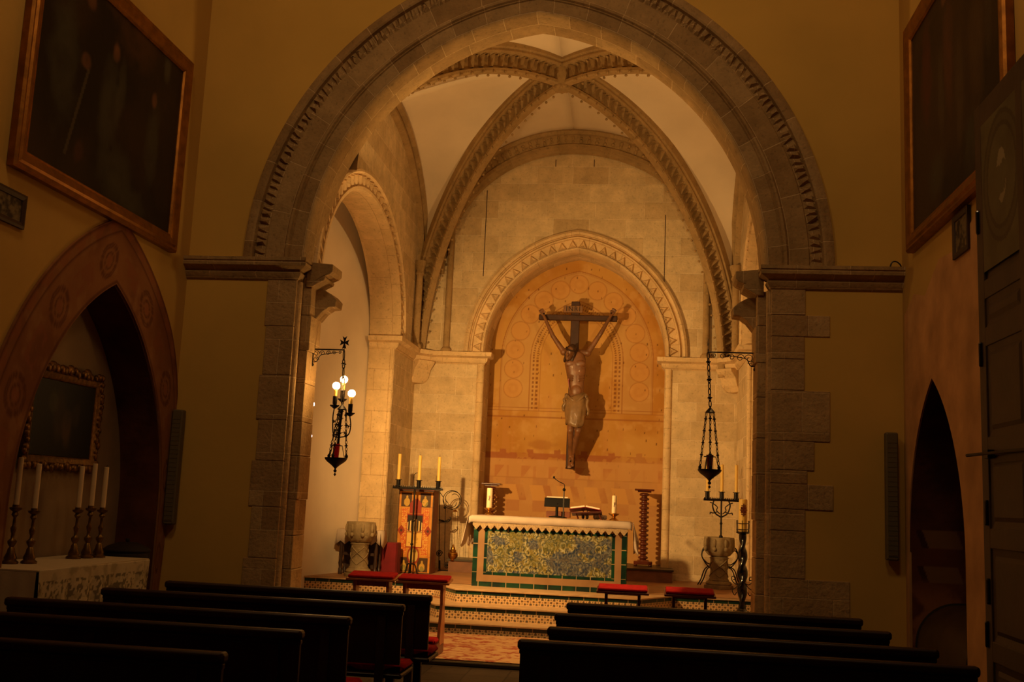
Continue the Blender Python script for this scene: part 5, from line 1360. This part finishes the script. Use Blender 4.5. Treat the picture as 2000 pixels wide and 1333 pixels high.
# ---------------------------------------------------------------- hanging sanctuary lamps
def chain(mb, p, q, n, r=.012, th=.003, fancy=False):
    p = Vector(p); q = Vector(q); d = (q - p); L = d.length; d.normalize(); u = d.orthogonal().normalized(); v_ = d.cross(u)
    for i in range(n):
        c = p + d * (L * (i + .5) / n); w_ = u if i % 2 else v_; hl_ = L / n * .62
        mb.tube([c + d * (hl_ * math.sin(2 * PI * k_ / 10)) + w_ * (r * math.cos(2 * PI * k_ / 10)) for k_ in range(10)], th, 5, closed=True)
        if fancy and i % 3 == 1:
            mb.ball(c, (r * 1.3, r * 1.3, r * 1.1), 6, 5)
            for w2 in (u, v_): mb.tube([c - w2 * r * 2.0, c + w2 * r * 2.0], th, 5)
def lamp(sg, base, tip, bowl, fin, cap, redp, electric, label):
    Yl = 11.55
    B = aty(*base, Yl); T = aty(*tip, Yl); W = aty(*bowl, Yl); Fi = aty(*fin, Yl); Cp = aty(*cap, Yl)
    bx = XC + sg * 2.49
    t = thing('sanctuary_lamp', label, 'lamp', (bx, Yl, T.z))
    def q(x, z, y=0): return V(x - bx, y, z - T.z)
    # wall bracket
    mb = MB(); x1 = bx - sg * .012
    mb.box(q(bx - sg * .0, T.z - .04), (.025, .05, .26)); mb.ball(q(bx - sg * .01, T.z + .10), .02, 8, 6); mb.ball(q(bx - sg * .01, T.z - .18), .02, 8, 6)
    mb.tube([q(bx, T.z), q(T.x, T.z)], .008, 8)
    n = 5; L = abs(T.x - bx)
    for i in range(n):
        r = L * (.10 - .012 * i); xx = bx - sg * (L * (.14 + .185 * i)); zc = T.z - r - .012
        mb.tube([q(xx + sg * -1 * r * (1 - .06 * k_) * math.cos(k_ * .62 + (PI if i % 2 else 0)), zc + r * (1 - .06 * k_) * math.sin(k_ * .62)) for k_ in range(14)], .004, 5)
    mb.tube(bez([q(bx, T.z - .15), q(bx - sg * .06, T.z - .14), q(bx - sg * .10, T.z - .07), q(bx - sg * .18, T.z - .05), q(bx - sg * .3, T.z - .03)], 6), .005, 5)
    r = .035; mb.tube([q(bx - sg * (.05 + r * (1 - .05 * k_) * math.cos(k_ * .6)), T.z - .12 + r * (1 - .05 * k_) * math.sin(k_ * .6)) for k_ in range(15)], .004, 5)
    mb.build('scrolled_bracket', M['iron'], t)
    # maltese cross upright at the tip
    mb = MB(); cx_, cz_ = T.x + .0, T.z + .085; a1, a2 = .016, .045
    for k_ in range(4):
        an = k_ * PI / 2; ux, uz = math.cos(an), math.sin(an); vx, vz = -uz, ux
        pts = [(0 * ux + .006 * vx, 0 * uz + .006 * vz), (.075 * ux + .035 * vx, .075 * uz + .035 * vz), (.055 * ux, .055 * uz), (.075 * ux - .035 * vx, .075 * uz - .035 * vz), (-.006 * vx, -.006 * vz)]
        mb.prism(pts, lambda a, b: q(cx_ + a * (.72 if electric else .22), cz_ + b, -.004 + (0 if electric else a * .9)), lambda a, b: q(cx_ + a * (.72 if electric else .22), cz_ + b, .004 + (0 if electric else a * .9)))
    mb.tube([q(T.x, T.z), q(T.x, T.z + .03)], .006, 6)
    mb.build('maltese_cross', M['iron'], t)
    # chain down to the cap
    mb = MB(); chain(mb, q(T.x, T.z - .01), q(Cp.x, Cp.z + .06), 9 if not electric else 6, .016, .006, True); mb.build('main_chain', M['iron'], t)
    xb, zb_ = W.x, W.z; R_ = .118
    if electric: capz = Cp.z
    else: capz = Cp.z
    mb = MB(); mb.lathe([(.006, .07), (.010, .05), (.03, .03), (.055, .0), (.05, -.006), (.01, -.01)], q(Cp.x, capz), 18); mb.build('chain_cap', M['iron'], t, smooth=40)
    for k_ in range(3):
        a = 2 * PI * k_ / 3 + .5
        P = q(Cp.x, capz - .005, 0) + V(.045 * math.cos(a), .045 * math.sin(a), 0); Q = q(xb, zb_ + .02, 0) + V((R_ + .0) * math.cos(a), (R_ + .0) * math.sin(a), 0)
        mb = MB(); Mi = (P + Q) / 2 + V(.0, 0, 0); chain(mb, P, Q, 14, .011, .0045, True); mb.ball(Q + V(0, 0, .01), (.018, .018, .028), 8, 6); mb.build('hanging_chain', M['iron'], t)
    mb = MB(); mb.lathe([(.006, -.150), (.016, -.142), (.020, -.130), (.010, -.118), (.009, -.108), (.018, -.098), (.03, -.085), (.060, -.060), (.095, -.035), (.118, -.012), (.125, .0), (.125, .014), (.112, .014), (.085, .0), (.02, -.02)], q(xb, zb_), 28, wob=.012, nw=12)
    mb.add([q(xb, zb_ - .175) + V(*v) for v in ((0, 0, -.018), (.016, 0, 0), (0, .016, 0), (-.016, 0, 0), (0, -.016, 0), (0, 0, .025))], [(0, 2, 1), (0, 3, 2), (0, 4, 3), (0, 1, 4), (5, 1, 2), (5, 2, 3), (5, 3, 4), (5, 4, 1)])
    mb.build('bowl', M['iron'], t, smooth=50)
    Rr = aty(*redp, Yl)
    mb = MB(); mb.lathe([(.028, .0), (.030, .02), (.036, .12), (.040, .165), (.035, .165), (.03, .12), (.024, .01)], q(xb, zb_ + .005), 20); mb.build('red_glass', M['redglass'] if electric else M['darkredglass'], t, smooth=50)
    mb = MB(); rg = .062; zg = zb_ + .15; mb.tube([q(xb, zg) + V(rg * math.cos(2 * PI * k_ / 20), rg * math.sin(2 * PI * k_ / 20), 0) for k_ in range(20)], .004, 5, closed=True)
    for k_ in range(3): a = 2 * PI * k_ / 3; mb.tube([q(xb, zg) + V(rg * math.cos(a), rg * math.sin(a), 0), q(xb, zb_) + V(.10 * math.cos(a), .10 * math.sin(a), 0)], .004, 5)
    mb.build('glass_ring', M['iron'], t)
    if electric:
        for (px_, rw, lb) in ((672, 742, 'top'), (657, 754, 'left'), (687, 769, 'right')):
            c = aty(px_, rw, Yl - .03 if lb != 'top' else Yl + .05); yy = c.y - Yl
            mb = MB(); mb.ball(q(c.x, c.z, yy), .044, 20, 14); o_ = mb.build('globe_bulb', M['bulb'], t, smooth=180); o_['label'] = 'lit round white bulb'
            mb = MB(); mb.lathe([(.020, -.04), (.017, -.12)], q(c.x - .003, c.z, yy), 14); mb.build('candle_sleeve', M['wax'], t, smooth=40)
            mb = MB(); mb.lathe([(.012, -.26), (.045, -.235), (.048, -.22), (.02, -.22), (.026, -.20), (.026, -.12)], q(c.x - .005, c.z, yy), 14)
            for k_ in range(8): mb.ball(q(c.x - .005, c.z - .225, yy) + V(.048 * math.cos(k_ * PI / 4), .048 * math.sin(k_ * PI / 4), 0), .008, 6, 4)
            mb.build('drip_cup', M['iron'], t, smooth=40)
            st = q(xb + .01, zb_ + .24, .0); en = q(c.x - .006, c.z - .25, yy)
            mb = MB(); side_x = (en.x - st.x); mb.tube(bez([st, st + V(side_x * .9, yy * .5, .03), en + V(side_x * .15, 0, -.12), en], 8), .007, 6)
            for f in (.3, .6): 
                cc_ = st.lerp(en, f) + V(side_x * .3, 0, -.02)
                for a in range(6): mb.tube([cc_, cc_ + V(.028 * math.cos(a), .02 * math.sin(a * 2), .028 * math.sin(a))], [.006, .002], 5)
            mb.build('branch_arm', M['iron'], t)
        mb = MB(); mb.tube([q(xb + .012, zb_ + .10), q(xb + .02, zb_ + .40), q(Cp.x, capz)], .016, 8); 
        for zz in (.28, .36, .44, .52): 
            for a in range(5): c_ = q(xb + .02, zb_ + zz); mb.tube([c_, c_ + V(.035 * math.cos(a * 1.26), .035 * math.sin(a * 1.26), .02)], [.008, .003], 5)
        mb.build('central_stem', M['iron'], t)
    return t
lamp(-1, (598, 690), (672, 684), (656, 897), (654, 928), (668, 800), (658, 868), True, 'hanging wrought iron lamp with three lit globe bulbs and red glass, on the left pier')
lamp(1, (1477, 690), (1383, 688), (1386, 920), (1386, 948), (1387, 806), (1385, 892), False, 'hanging wrought iron sanctuary lamp with unlit red glass, on the right pier')
light('globe_bulbs_glow', 'POINT', (aty(671, 755, 11.55).x, 11.5, 2.90), 10, shadow_soft_size=.06)
# small spot bulbs on the rear edge of the left pier
for rw, lab in ((790, 'small bright spot bulb peeping from behind the left pier, upper of the two'), (852, 'small bright spot bulb peeping from behind the left pier, lower of the two')):
    c = aty(611 if rw == 790 else 606, rw, 11.80); t = thing('spot_bulb', lab, 'lamp', (c.x, 11.80, c.z), 0)
    mb = MB(); mb.ball((0, 0, 0), (.020, .03, .026), 12, 8); mb.build('bulb', M['spotbulb'], t, smooth=180)
    mb = MB(); mb.lathe([(.035, -.02), (.030, -.06), (.012, -.08)], (-.045, 0, .03), 12); mb.tube([(-.045, 0, 0), (-.10, -.06, 0)], .012, 8); mb.build('housing', M['blackp'], t, smooth=40)
# ---------------------------------------------------------------- paintings
def frame_rect(mb, Y0, Y1, z0, z1, prof, X, sg):
    """mitred frame in the plane x = X; prof: (inward, out of wall)"""
    m = len(prof); vs = []
    cs = [(Y0, z0, 1, 1), (Y1, z0, -1, 1), (Y1, z1, -1, -1), (Y0, z1, 1, -1)]
    for (y, z, sy, sz) in cs:
        for a, o_ in prof: vs.append((X + sg * o_, y + sy * a, z + sz * a))
    fs = [(i * m + k_, i * m + (k_ + 1) % m, ((i + 1) % 4) * m + (k_ + 1) % m, ((i + 1) % 4) * m + k_) for i in range(4) for k_ in range(m)]
    return mb.add(vs, fs)
def painting(name, label, X, sg, Y0, Y1, z0, z1, prof, fmat, colf, inset, nu=180, nv=180, tilt=0.0):
    t = thing(name, label, 'painting', (X, (Y0 + Y1) / 2, z0)); h = (Y1 - Y0) / 2; H = z1 - z0
    mb = MB(); frame_rect(mb, -h, h, 0, H, prof, 0, sg); mb.build('frame', fmat, t, smooth=30)
    grid_vc('canvas', M['canvas'], nu, nv, lambda U, Vv: (np.full_like(U, sg * .025), U, Vv), colf, (-h + inset, h - inset, inset, H - inset), parent=t, thick=.01)
    t.rotation_euler = (0, tilt, 0); return t
def blobs(U, Vv, items, seed, bg=((20, 13, 9), (44, 28, 15))):
    n = fbm(U * 1.1, Vv * 1.1, seed, 5); n2 = fbm(U * 6, Vv * 6, seed + 1, 4)
    c = mixc(lin(bg[0]), lin(bg[1]), stp(.35, .7, n))
    for (y, z, ry, rz, col, op) in items:
        d = np.hypot((U + .10 * (n - .5) - y) / ry, (Vv - z) / rz) + (n2 - .5) * .9; c = mixc(c, lin(col), stp(1.15, .45, d) * op * (.25 + 1.2 * n2))
    return c
GR = (70, 70, 54); SK = (120, 78, 50)
PL = [(-.95, 1.25, .28, .75, GR, .6), (-.80, 2.05, .09, .11, SK, .8), (-1.05, 2.1, .12, .16, GR, .7), (-.58, 1.9, .08, .1, SK, .7), (-.6, 1.3, .09, .09, SK, .75), (-.12, 1.02, .24, .55, GR, .6), (-.08, 1.62, .08, .11, SK, .8), (.08, 1.25, .1, .35, (80, 78, 60), .5),
      (.15, .45, .35, .32, GR, .6), (-.55, .45, .1, .12, (90, 50, 34), .5), (.82, 1.0, .16, .5, GR, .55), (.78, 1.45, .07, .1, SK, .7), (1.0, 1.9, .10, .2, (80, 76, 60), .6), (.5, .25, .3, .2, GR, .5), (.3, 1.95, .5, .35, (84, 52, 26), .6), (-.2, 2.2, .3, .25, (90, 60, 34), .5)]
def pl_col(U, Vv): 
    c = blobs(U, Vv, PL, 101); d = np.abs((U + .62) - (Vv - .9) * .28 + .0); return mixc(c, lin((110, 100, 76)), (d < .022) * (Vv < 1.25) * (Vv > .35) * .35)
gprof = [(0, 0), (0, .06), (.02, .08), (.05, .07), (.07, .085), (.11, .075), (.15, .055), (.165, .06), (.18, .04), (.18, 0)]
a, b_ = atx(20, 322, WL + .04), atx(335, 492, WL + .04); zt_ = atx(380, 130, WL + .04).z
painting('large_painting', 'large dark oil painting of robed figures in a gilded frame, left wall', WL + .005, 1, a.y, b_.y + .05, a.z, zt_, gprof, M['gilt'], pl_col, .17)
PR = [(-.7, 1.2, .2, .6, (90, 66, 40), .6), (-.6, 1.9, .1, .12, SK, .7), (-.2, 1.0, .15, .6, (84, 66, 44), .6), (.1, 1.5, .18, .6, (104, 60, 40), .5), (.35, 1.2, .12, .5, (80, 66, 46), .6), (.2, 2.1, .1, .12, SK, .6), (-1.0, 1.4, .1, .5, (70, 60, 44), .5), (.8, 1.6, .2, .6, (96, 36, 24), .5), (.5, .5, .3, .25, GR, .5), (-.5, .5, .2, .3, GR, .5)]
a, b_ = atx(1783, 490, WR - .04), atx(1965, 112, WR - .04); zt_ = atx(1764, 74, WR - .04).z; za = atx(1783, 490, WR - .04).z
painting('large_painting', 'large dark oil painting in a gilded frame, high on the right wall', WR - .005, -1, 7.75, a.y + .12, za, zt_, gprof, M['gilt'], lambda U, Vv: blobs(U, Vv, PR, 131, ((22, 14, 9), (56, 38, 22))), .17)
# small framed prints
def small(X, sg, y0, y1, z0, z1, label):
    t = thing('framed_print', label, 'picture', (X, (y0 + y1) / 2, z0)); h = (y1 - y0) / 2; H = z1 - z0
    mb = MB(); frame_rect(mb, -h, h, 0, H, [(0, 0), (0, .03), (.02, .035), (.05, .025), (.055, .015), (.055, 0)], 0, sg); mb.build('frame', M['framedark'], t)
    grid_vc('print', M['canvas'], 40, 50, lambda U, Vv: (np.full_like(U, sg * .012), U, Vv), lambda U, Vv: mixc(lin((118, 104, 74)), lin((44, 34, 24)), stp(.4, .62, fbm(U * 14, Vv * 14, 7, 4))), (-h + .05, h - .05, .05, H - .05), parent=t, thick=.008)
a = atx(0, 431, WL); b_ = atx(40, 449, WL); c = atx(47, 384, WL); small(WL + .003, 1, b_.y - .52, b_.y, b_.z - .0, c.z, 'small dark framed print at the left picture edge, below the large painting')
a = atx(1868, 509, WR); b_ = atx(1897, 427, WR); small(WR - .003, -1, b_.y, a.y, a.z - .0, a.z + (b_.z - a.z) * 1.0 + .12, 'small framed print below the large painting, beside the dark door')
# painting inside the left niche
XN = WL - .43
a, b_, c = atx(34, 912, XN), atx(172, 912, XN), atx(78, 718, XN); z0_, z1_, y0_, y1_ = atx(170, 915, XN).z, atx(182, 742, XN).z, atx(36, 900, XN).y, atx(176, 905, XN).y
NPt = [(-.1, .45, .12, .3, (70, 50, 34), .6), (.05, .35, .1, .2, (96, 70, 50), .6), (-.22, .6, .08, .12, (80, 72, 50), .6), (.2, .5, .08, .15, (66, 50, 30), .5)]
t = painting('niche_painting', 'dark painting in a carved gilt frame hanging inside the left niche', XN, 1, y0_, y1_, z0_, z1_, [(0, 0), (0, .04), (.03, .06), (.07, .045), (.09, .03), (.10, 0)], M['giltdark'], lambda U, Vv: blobs(U, Vv, NPt, 161, ((10, 7, 6), (24, 15, 10))), .095, 90, 90)
mb = MB(); hN = (y1_ - y0_) / 2; HN = z1_ - z0_; rr = random.Random(11)
for i in range(64):
    f = (i % 16) / 16; sd_ = i // 16
    yy, zz = ((-hN + 2 * hN * f, -.01), (hN, HN * f), (hN - 2 * hN * f, HN + .015), (-hN, HN - HN * f))[sd_]
    mb.ball((.05, yy + rr.uniform(-.02, .02), zz + rr.uniform(-.015, .015)), (.025, rr.uniform(.035, .055), rr.uniform(.035, .05)), 7, 5)
for yy in (-hN * .5, 0, hN * .5): mb.ball((.05, yy, HN + .035), (.02, .08, .05), 8, 6)
mb.build('carved_ornament', M['giltdark'], t, smooth=60)
# ---------------------------------------------------------------- side altar table in the left niche
TX, TY0, TY1, TZ = -4.78, 8.13, 10.06, .96
t = thing('side_altar_table', 'long side altar table in the left niche under a lace cloth', 'table', ((TX - 5.55) / 2, (TY0 + TY1) / 2, 0))
hx, hy = (5.55 + TX) / 2, (TY1 - TY0) / 2
mb = MB(); mb.bb(-hx + .02, hx - .02, -hy + .02, hy - .02, TZ - .05, TZ - .01); mb.build('tabletop', M['framedark'], t)
for sx in (-1, 1):
    for sy in (-1, 1): mb = MB(); mb.bb(sx * (hx - .06) - .03, sx * (hx - .06) + .03, sy * (hy - .06) - .03, sy * (hy - .06) + .03, 0, TZ - .05); mb.build('leg', M['framedark'], t)
t = thing('side_altar_cloth', 'cream lace cloth falling over the side altar table in the left niche', 'cloth', ((TX - 5.55) / 2, (TY0 + TY1) / 2, TZ))
mb = MB(); mb.bb(-hx - .01, hx + .012, -hy - .012, hy + .012, -.008, .004)
n = 40; vs = []
for i in range(n + 1):      # plain end towards the camera
    x = -hx + 2 * hx * i / n
    for j in range(6): vs.append((x, -hy - .014 - .012 * j / 5 * math.sin(i * .8), -.01 - .80 * j / 5))
mb.add(vs, [(i * 6 + j, i * 6 + j + 1, (i + 1) * 6 + j + 1, (i + 1) * 6 + j) for i in range(n) for j in range(5)])
mb.build('plain_linen', solid('cream_linen', (206, 186, 150), .9, var=.06, bump=.002, spec=.1), t, smooth=50)
def lace_c(U, Vv):
    n1 = vnoise(U * 42, Vv * 42, 201); n2 = fbm(U * 12, Vv * 12, 202, 3)
    c = mixc(lin((206, 192, 160)), lin((92, 84, 66)), ((n1 > .52) & (Vv < -.10)) * .8)
    fl = (np.hypot(((U / .16) % 1) - .5, (((Vv + .05) / .16) % 1) - .5) < .32) & (Vv < -.12)
    c = mixc(c, lin((214, 200, 168)), fl * (n1 > .35) * .7)
    return mixc(c, lin((120, 108, 84)), stp(.5, .7, n2) * .4)
def lace_p(U, Vv):
    f = -Vv / .8; y = U
    return hx + .02 + .030 * f * np.sin(U * 17) + .02 * f * np.sin(U * 31 + 1), y, Vv - .006 * np.sin(U * 2)
grid_vc('lace_fall', M['lacevc'], 200, 90, lace_p, lace_c, (-hy - .01, hy + .012, -.82, .0), parent=t, thick=.004, smooth=True)
def candlestick(P, top, label, r=.036):
    P = Vector(P); H = top - P.z; t = thing('candlestick', label, 'candlestick', P, 0, 'tall candlesticks on the side altar')
    hs = H * .55
    pr = [(.085, 0), (.085, .015), (.06, .03), (.065, .05), (.035, .09), (.03, .12), (.018, .14), (.035, .17), (.038, .19), (.016, .21), (.014, hs * .5), (.022, hs * .55), (.026, hs * .6), (.014, hs * .65), (.012, hs * .78), (.03, hs * .83), (.02, hs * .88), (.06, hs * .92), (.065, hs * .95), (.03, hs * .96), (.028, hs)]
    mb = MB(); mb.lathe([(r_ * .8, z_) if r_ > .05 else (r_, z_) for r_, z_ in pr], n=20); mb.build('stem', M['olivebrass'], t, smooth=50)
    mb = MB(); mb.lathe([(.024, hs), (.023, H - .004), (.018, H), (.004, H - .002)], n=14); mb.build('candle', M['palewax'], t, smooth=40)
    mb = MB(); mb.tube([(0, 0, H - .004), (.002, 0, H + .02)], .002, 5); mb.build('wick', M['blackp'], t)
for (bx_, Yq, txx, tr_, lab) in ((20, 8.62, 45, 894, 'bronze candlestick with pale candle, first from the left on the side altar'), (57, 8.74, 65, 906, 'bronze candlestick with pale candle, second from the left on the side altar'),
                                 (143, 9.53, 158, 911, 'bronze candlestick with pale candle, third from the left on the side altar'), (168, 9.69, 182, 906, 'bronze candlestick with pale candle, fourth from the left on the side altar'), (191, 9.83, 208, 913, 'bronze candlestick with pale candle, rightmost on the side altar')):
    P = aty(bx_, 1090, Yq); P.z = TZ + .006; zt_ = aty(txx, tr_, Yq).z; candlestick(P, zt_, lab)
t = thing('covered_font', 'dark round vessel with knobbed lid standing beyond the far end of the side altar', 'font', (-5.20, 10.46, 0))
mb = MB(); mb.lathe([(.16, 0), (.17, .03), (.10, .10), (.09, .5), (.12, .6), (.22, .80), (.235, .96), (.225, 1.0)], n=28); mb.build('body', M['chestend'], t, smooth=40)
mb = MB(); mb.lathe([(.24, 1.0), (.24, 1.015), (.19, 1.05), (.10, 1.085), (.02, 1.09)], n=28); l_ = mb.build('lid', M['chestend'], t, smooth=40)
mb = MB(); mb.lathe([(.012, 1.085), (.024, 1.11), (.020, 1.125), (.002, 1.13)], n=12); mb.build('knob', M['chestend'], l_, smooth=50)
# ---------------------------------------------------------------- column loudspeakers on the front wall
def colspk(px0, px1, r0, r1, lab):
    a, b_, c = aty(px0, r0, 11.1), aty(px1, r0, 11.1), aty(px0, r1, 11.1); x = max((a.x + b_.x) / 2, WL + .09)
    t = thing('column_loudspeaker', lab, 'loudspeaker', (x, 11.1, c.z), 0); H = a.z - c.z
    mb = MB(); mb.bbox(-.06, .06, -.03, .07, 0, H, .012); mb.build('cabinet', M['speaker'], t)
    mb = MB(); mb.bb(-.045, .045, -.036, -.028, .04, H - .04); 
    for i in range(24): mb.bb(-.045, .045, -.039, -.034, .05 + (H - .11) * i / 24, .06 + (H - .11) * i / 24)
    mb.build('grille', M['speaker'], t)
    mb = MB(); mb.bb(-.02, .02, .06, .102, H * .8, H * .85); mb.bb(-.02, .02, .06, .102, H * .15, H * .2); mb.build('bracket', M['iron'], t)
colspk(328, 352, 800, 1025, 'slim grey column loudspeaker on the wall left of the arch'); colspk(1730, 1752, 845, 1095, 'slim grey column loudspeaker on the wall right of the arch')
# ---------------------------------------------------------------- roll-top chest in the right niche
t = thing('rounded_chest', 'dark chest with a rounded top standing in the right niche', 'chest', (WR + .32, 10.1, 0)); R_ = .42
def chp(r, y):
    pr = [(-.30, 0)] + [(-.30 + r - r * math.cos(PI / 2 * k_ / 10), .87 - r + r * math.sin(PI / 2 * k_ / 10)) for k_ in range(11)] + [(.30, .87), (.30, 0)]
    return pr
mb = MB(); mb.prism(chp(.40, 0), lambda a, b: (a, -.78, b), lambda a, b: (a, .78, b)); mb.build('body', M['chest'], t, smooth=40)
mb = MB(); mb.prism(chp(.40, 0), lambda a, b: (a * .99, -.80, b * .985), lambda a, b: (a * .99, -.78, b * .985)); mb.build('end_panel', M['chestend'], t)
pts = [(-.302 + .40 - .40 * math.cos(PI / 2 * k_ / 10), .79, .875 - .40 + .40 * math.sin(PI / 2 * k_ / 10)) for k_ in range(11)]; mb = MB(); mb.tube([(-.302, .79, .2)] + pts + [(.2, .79, .875)], .012, 6); mb.build('edge_moulding', M['chestend'], t); mb = MB(); mb.tube([(x, -.79, z) for x, y, z in pts], .012, 6); mb.build('edge_moulding', M['chestend'], t)
# little shelf with a cup in that niche
p = atx(1860, 956, WR + .55); mb = MB(); mb.bbox(WR + .42 - p.x, WR + .63 - p.x, -.22, .22, -.02, .02, .006); tag(mb.build('wall_shelf', M['plug'], loc=(p.x, p.y, p.z)), 'small pink stone shelf on the back of the right niche', 'shelf')
# ---------------------------------------------------------------- panelled door at the right edge
LX = 2.50; D0, D1, DH = 4.2, 8.06, 4.80
d_ = bpy.data.objects.new('door_1', None); COL.objects.link(d_); d_.location = (LX, D1, 0); d_['kind'] = 'structure'
def dpart(name, mb, mat, par=None, **k_): return mb.build(name, mat, par or d_, **k_)
mb = MB(); mb.bb(0.012, .06, D0 - D1, 0, 0, DH); dpart('door_leaf', mb, M['doorwood'])
mb = MB(); mb.bb(-.012, .075, -.14, 0, 0, DH); mb.bb(-.012, .075, -.99, -.87, 0, DH); dpart('door_stile', mb, M['doorwood'], mods=BVw(.006))
mb = MB(); mb.bb(-.012, .075, -1.93, -1.80, 0, DH); dpart('door_stile', mb, M['doorwood'], mods=BVw(.006))
rails = [0.0, .72, 1.50, 2.15, 2.95, 3.30, 4.62]
for i, z in enumerate(rails):
    mb = MB(); mb.bb(-.010, .07, D0 - D1, -.005, z, z + (.14 if i < 6 else .18)); dpart('door_rail', mb, M['doorwood'], mods=BVw(.006))
def panel(y0, y1, z0, z1):
    mb = MB(); m = .05; vs = [(-.0, y0, z0), (-.0, y1, z0), (-.0, y1, z1), (-.0, y0, z1), (.01, y0 + m, z0 + m), (.01, y1 - m, z0 + m), (.01, y1 - m, z1 - m), (.01, y0 + m, z1 - m), (-.004, y0 + m + .03, z0 + m + .03), (-.004, y1 - m - .03, z0 + m + .03), (-.004, y1 - m - .03, z1 - m - .03), (-.004, y0 + m + .03, z1 - m - .03)]
    fs = [(8, 9, 10, 11)] + [(i, (i + 1) % 4, 4 + (i + 1) % 4, 4 + i) for i in range(4)] + [(4 + i, 4 + (i + 1) % 4, 8 + (i + 1) % 4, 8 + i) for i in range(4)]
    mb.add(vs, fs); dpart('door_panel', mb, M['doorwood'], fixn=False)
for (y0, y1) in ((-.87, -.14), (-1.80, -.99)):
    for i in range(len(rails) - 1):
        if i == 5: continue
        panel(y0 + .0, y1, rails[i] + .14, rails[i + 1])
# hinges and bar latch
for z in (.9, 1.75, 1.2, 2.9, 3.9):
    mb = MB(); mb.lathe([(.012, -.09), (.016, -.08), (.016, .08), (.012, .09)], (-.02, -.06 - (.05 if z in (1.2, 1.75) else 0), z), 8); dpart('door_hinge', mb, M['blackiron'])
zl = atx(1950, 884, LX - .05).z
mb = MB(); mb.tube([(-.05, .22, zl + .01), (-.05, -1.9, zl - .02)], .012, 8); mb.box((-.03, -.22, zl), (.05, .10, .06)); dpart('door_latch', mb, M['iron'])
# painted emblem in the upper panel
ec = atx(1968, 330, LX - .005)
def emb_c(U, Vv):
    n = fbm(U * 5, Vv * 5, 301, 4); r = np.hypot(U / .42, Vv / .52)
    c = mixc(lin((104, 96, 66)), lin((76, 66, 44)), n); c = mixc(c, lin((60, 48, 32)), (np.abs(r - .80) < .12) * .8); c = mixc(c, lin((88, 78, 54)), (np.abs(r - .80) < .05) * .7)
    f = (np.hypot(U / .10, (Vv) / .20) < 1) & (n > .45); return mixc(c, lin((150, 138, 108)), f * .8)
e_ = grid_vc('painted_emblem', M['canvas'], 90, 100, lambda U, Vv: (np.full_like(U, -.006), U + ec.y - D1 + .12, Vv + ec.z), emb_c, (-.62, .52, -.62, .52), parent=d_, thick=.006); e_['label'] = 'faded round painted emblem'
# wire hook left on the right cornice
p = aty(1748, 512, 11.12); mb = MB(); mb.tube(bez([(-.05, 0, .0), (-.03, 0, .05), (.01, 0, .06), (.05, 0, .03), (.07, .02, .0)], 5), .008, 6)
tag(mb.build('wire_hook', M['blackiron'], loc=(p.x, 11.12, 4.27)), 'small dark bent wire lying on the right end of the cornice', 'hook')
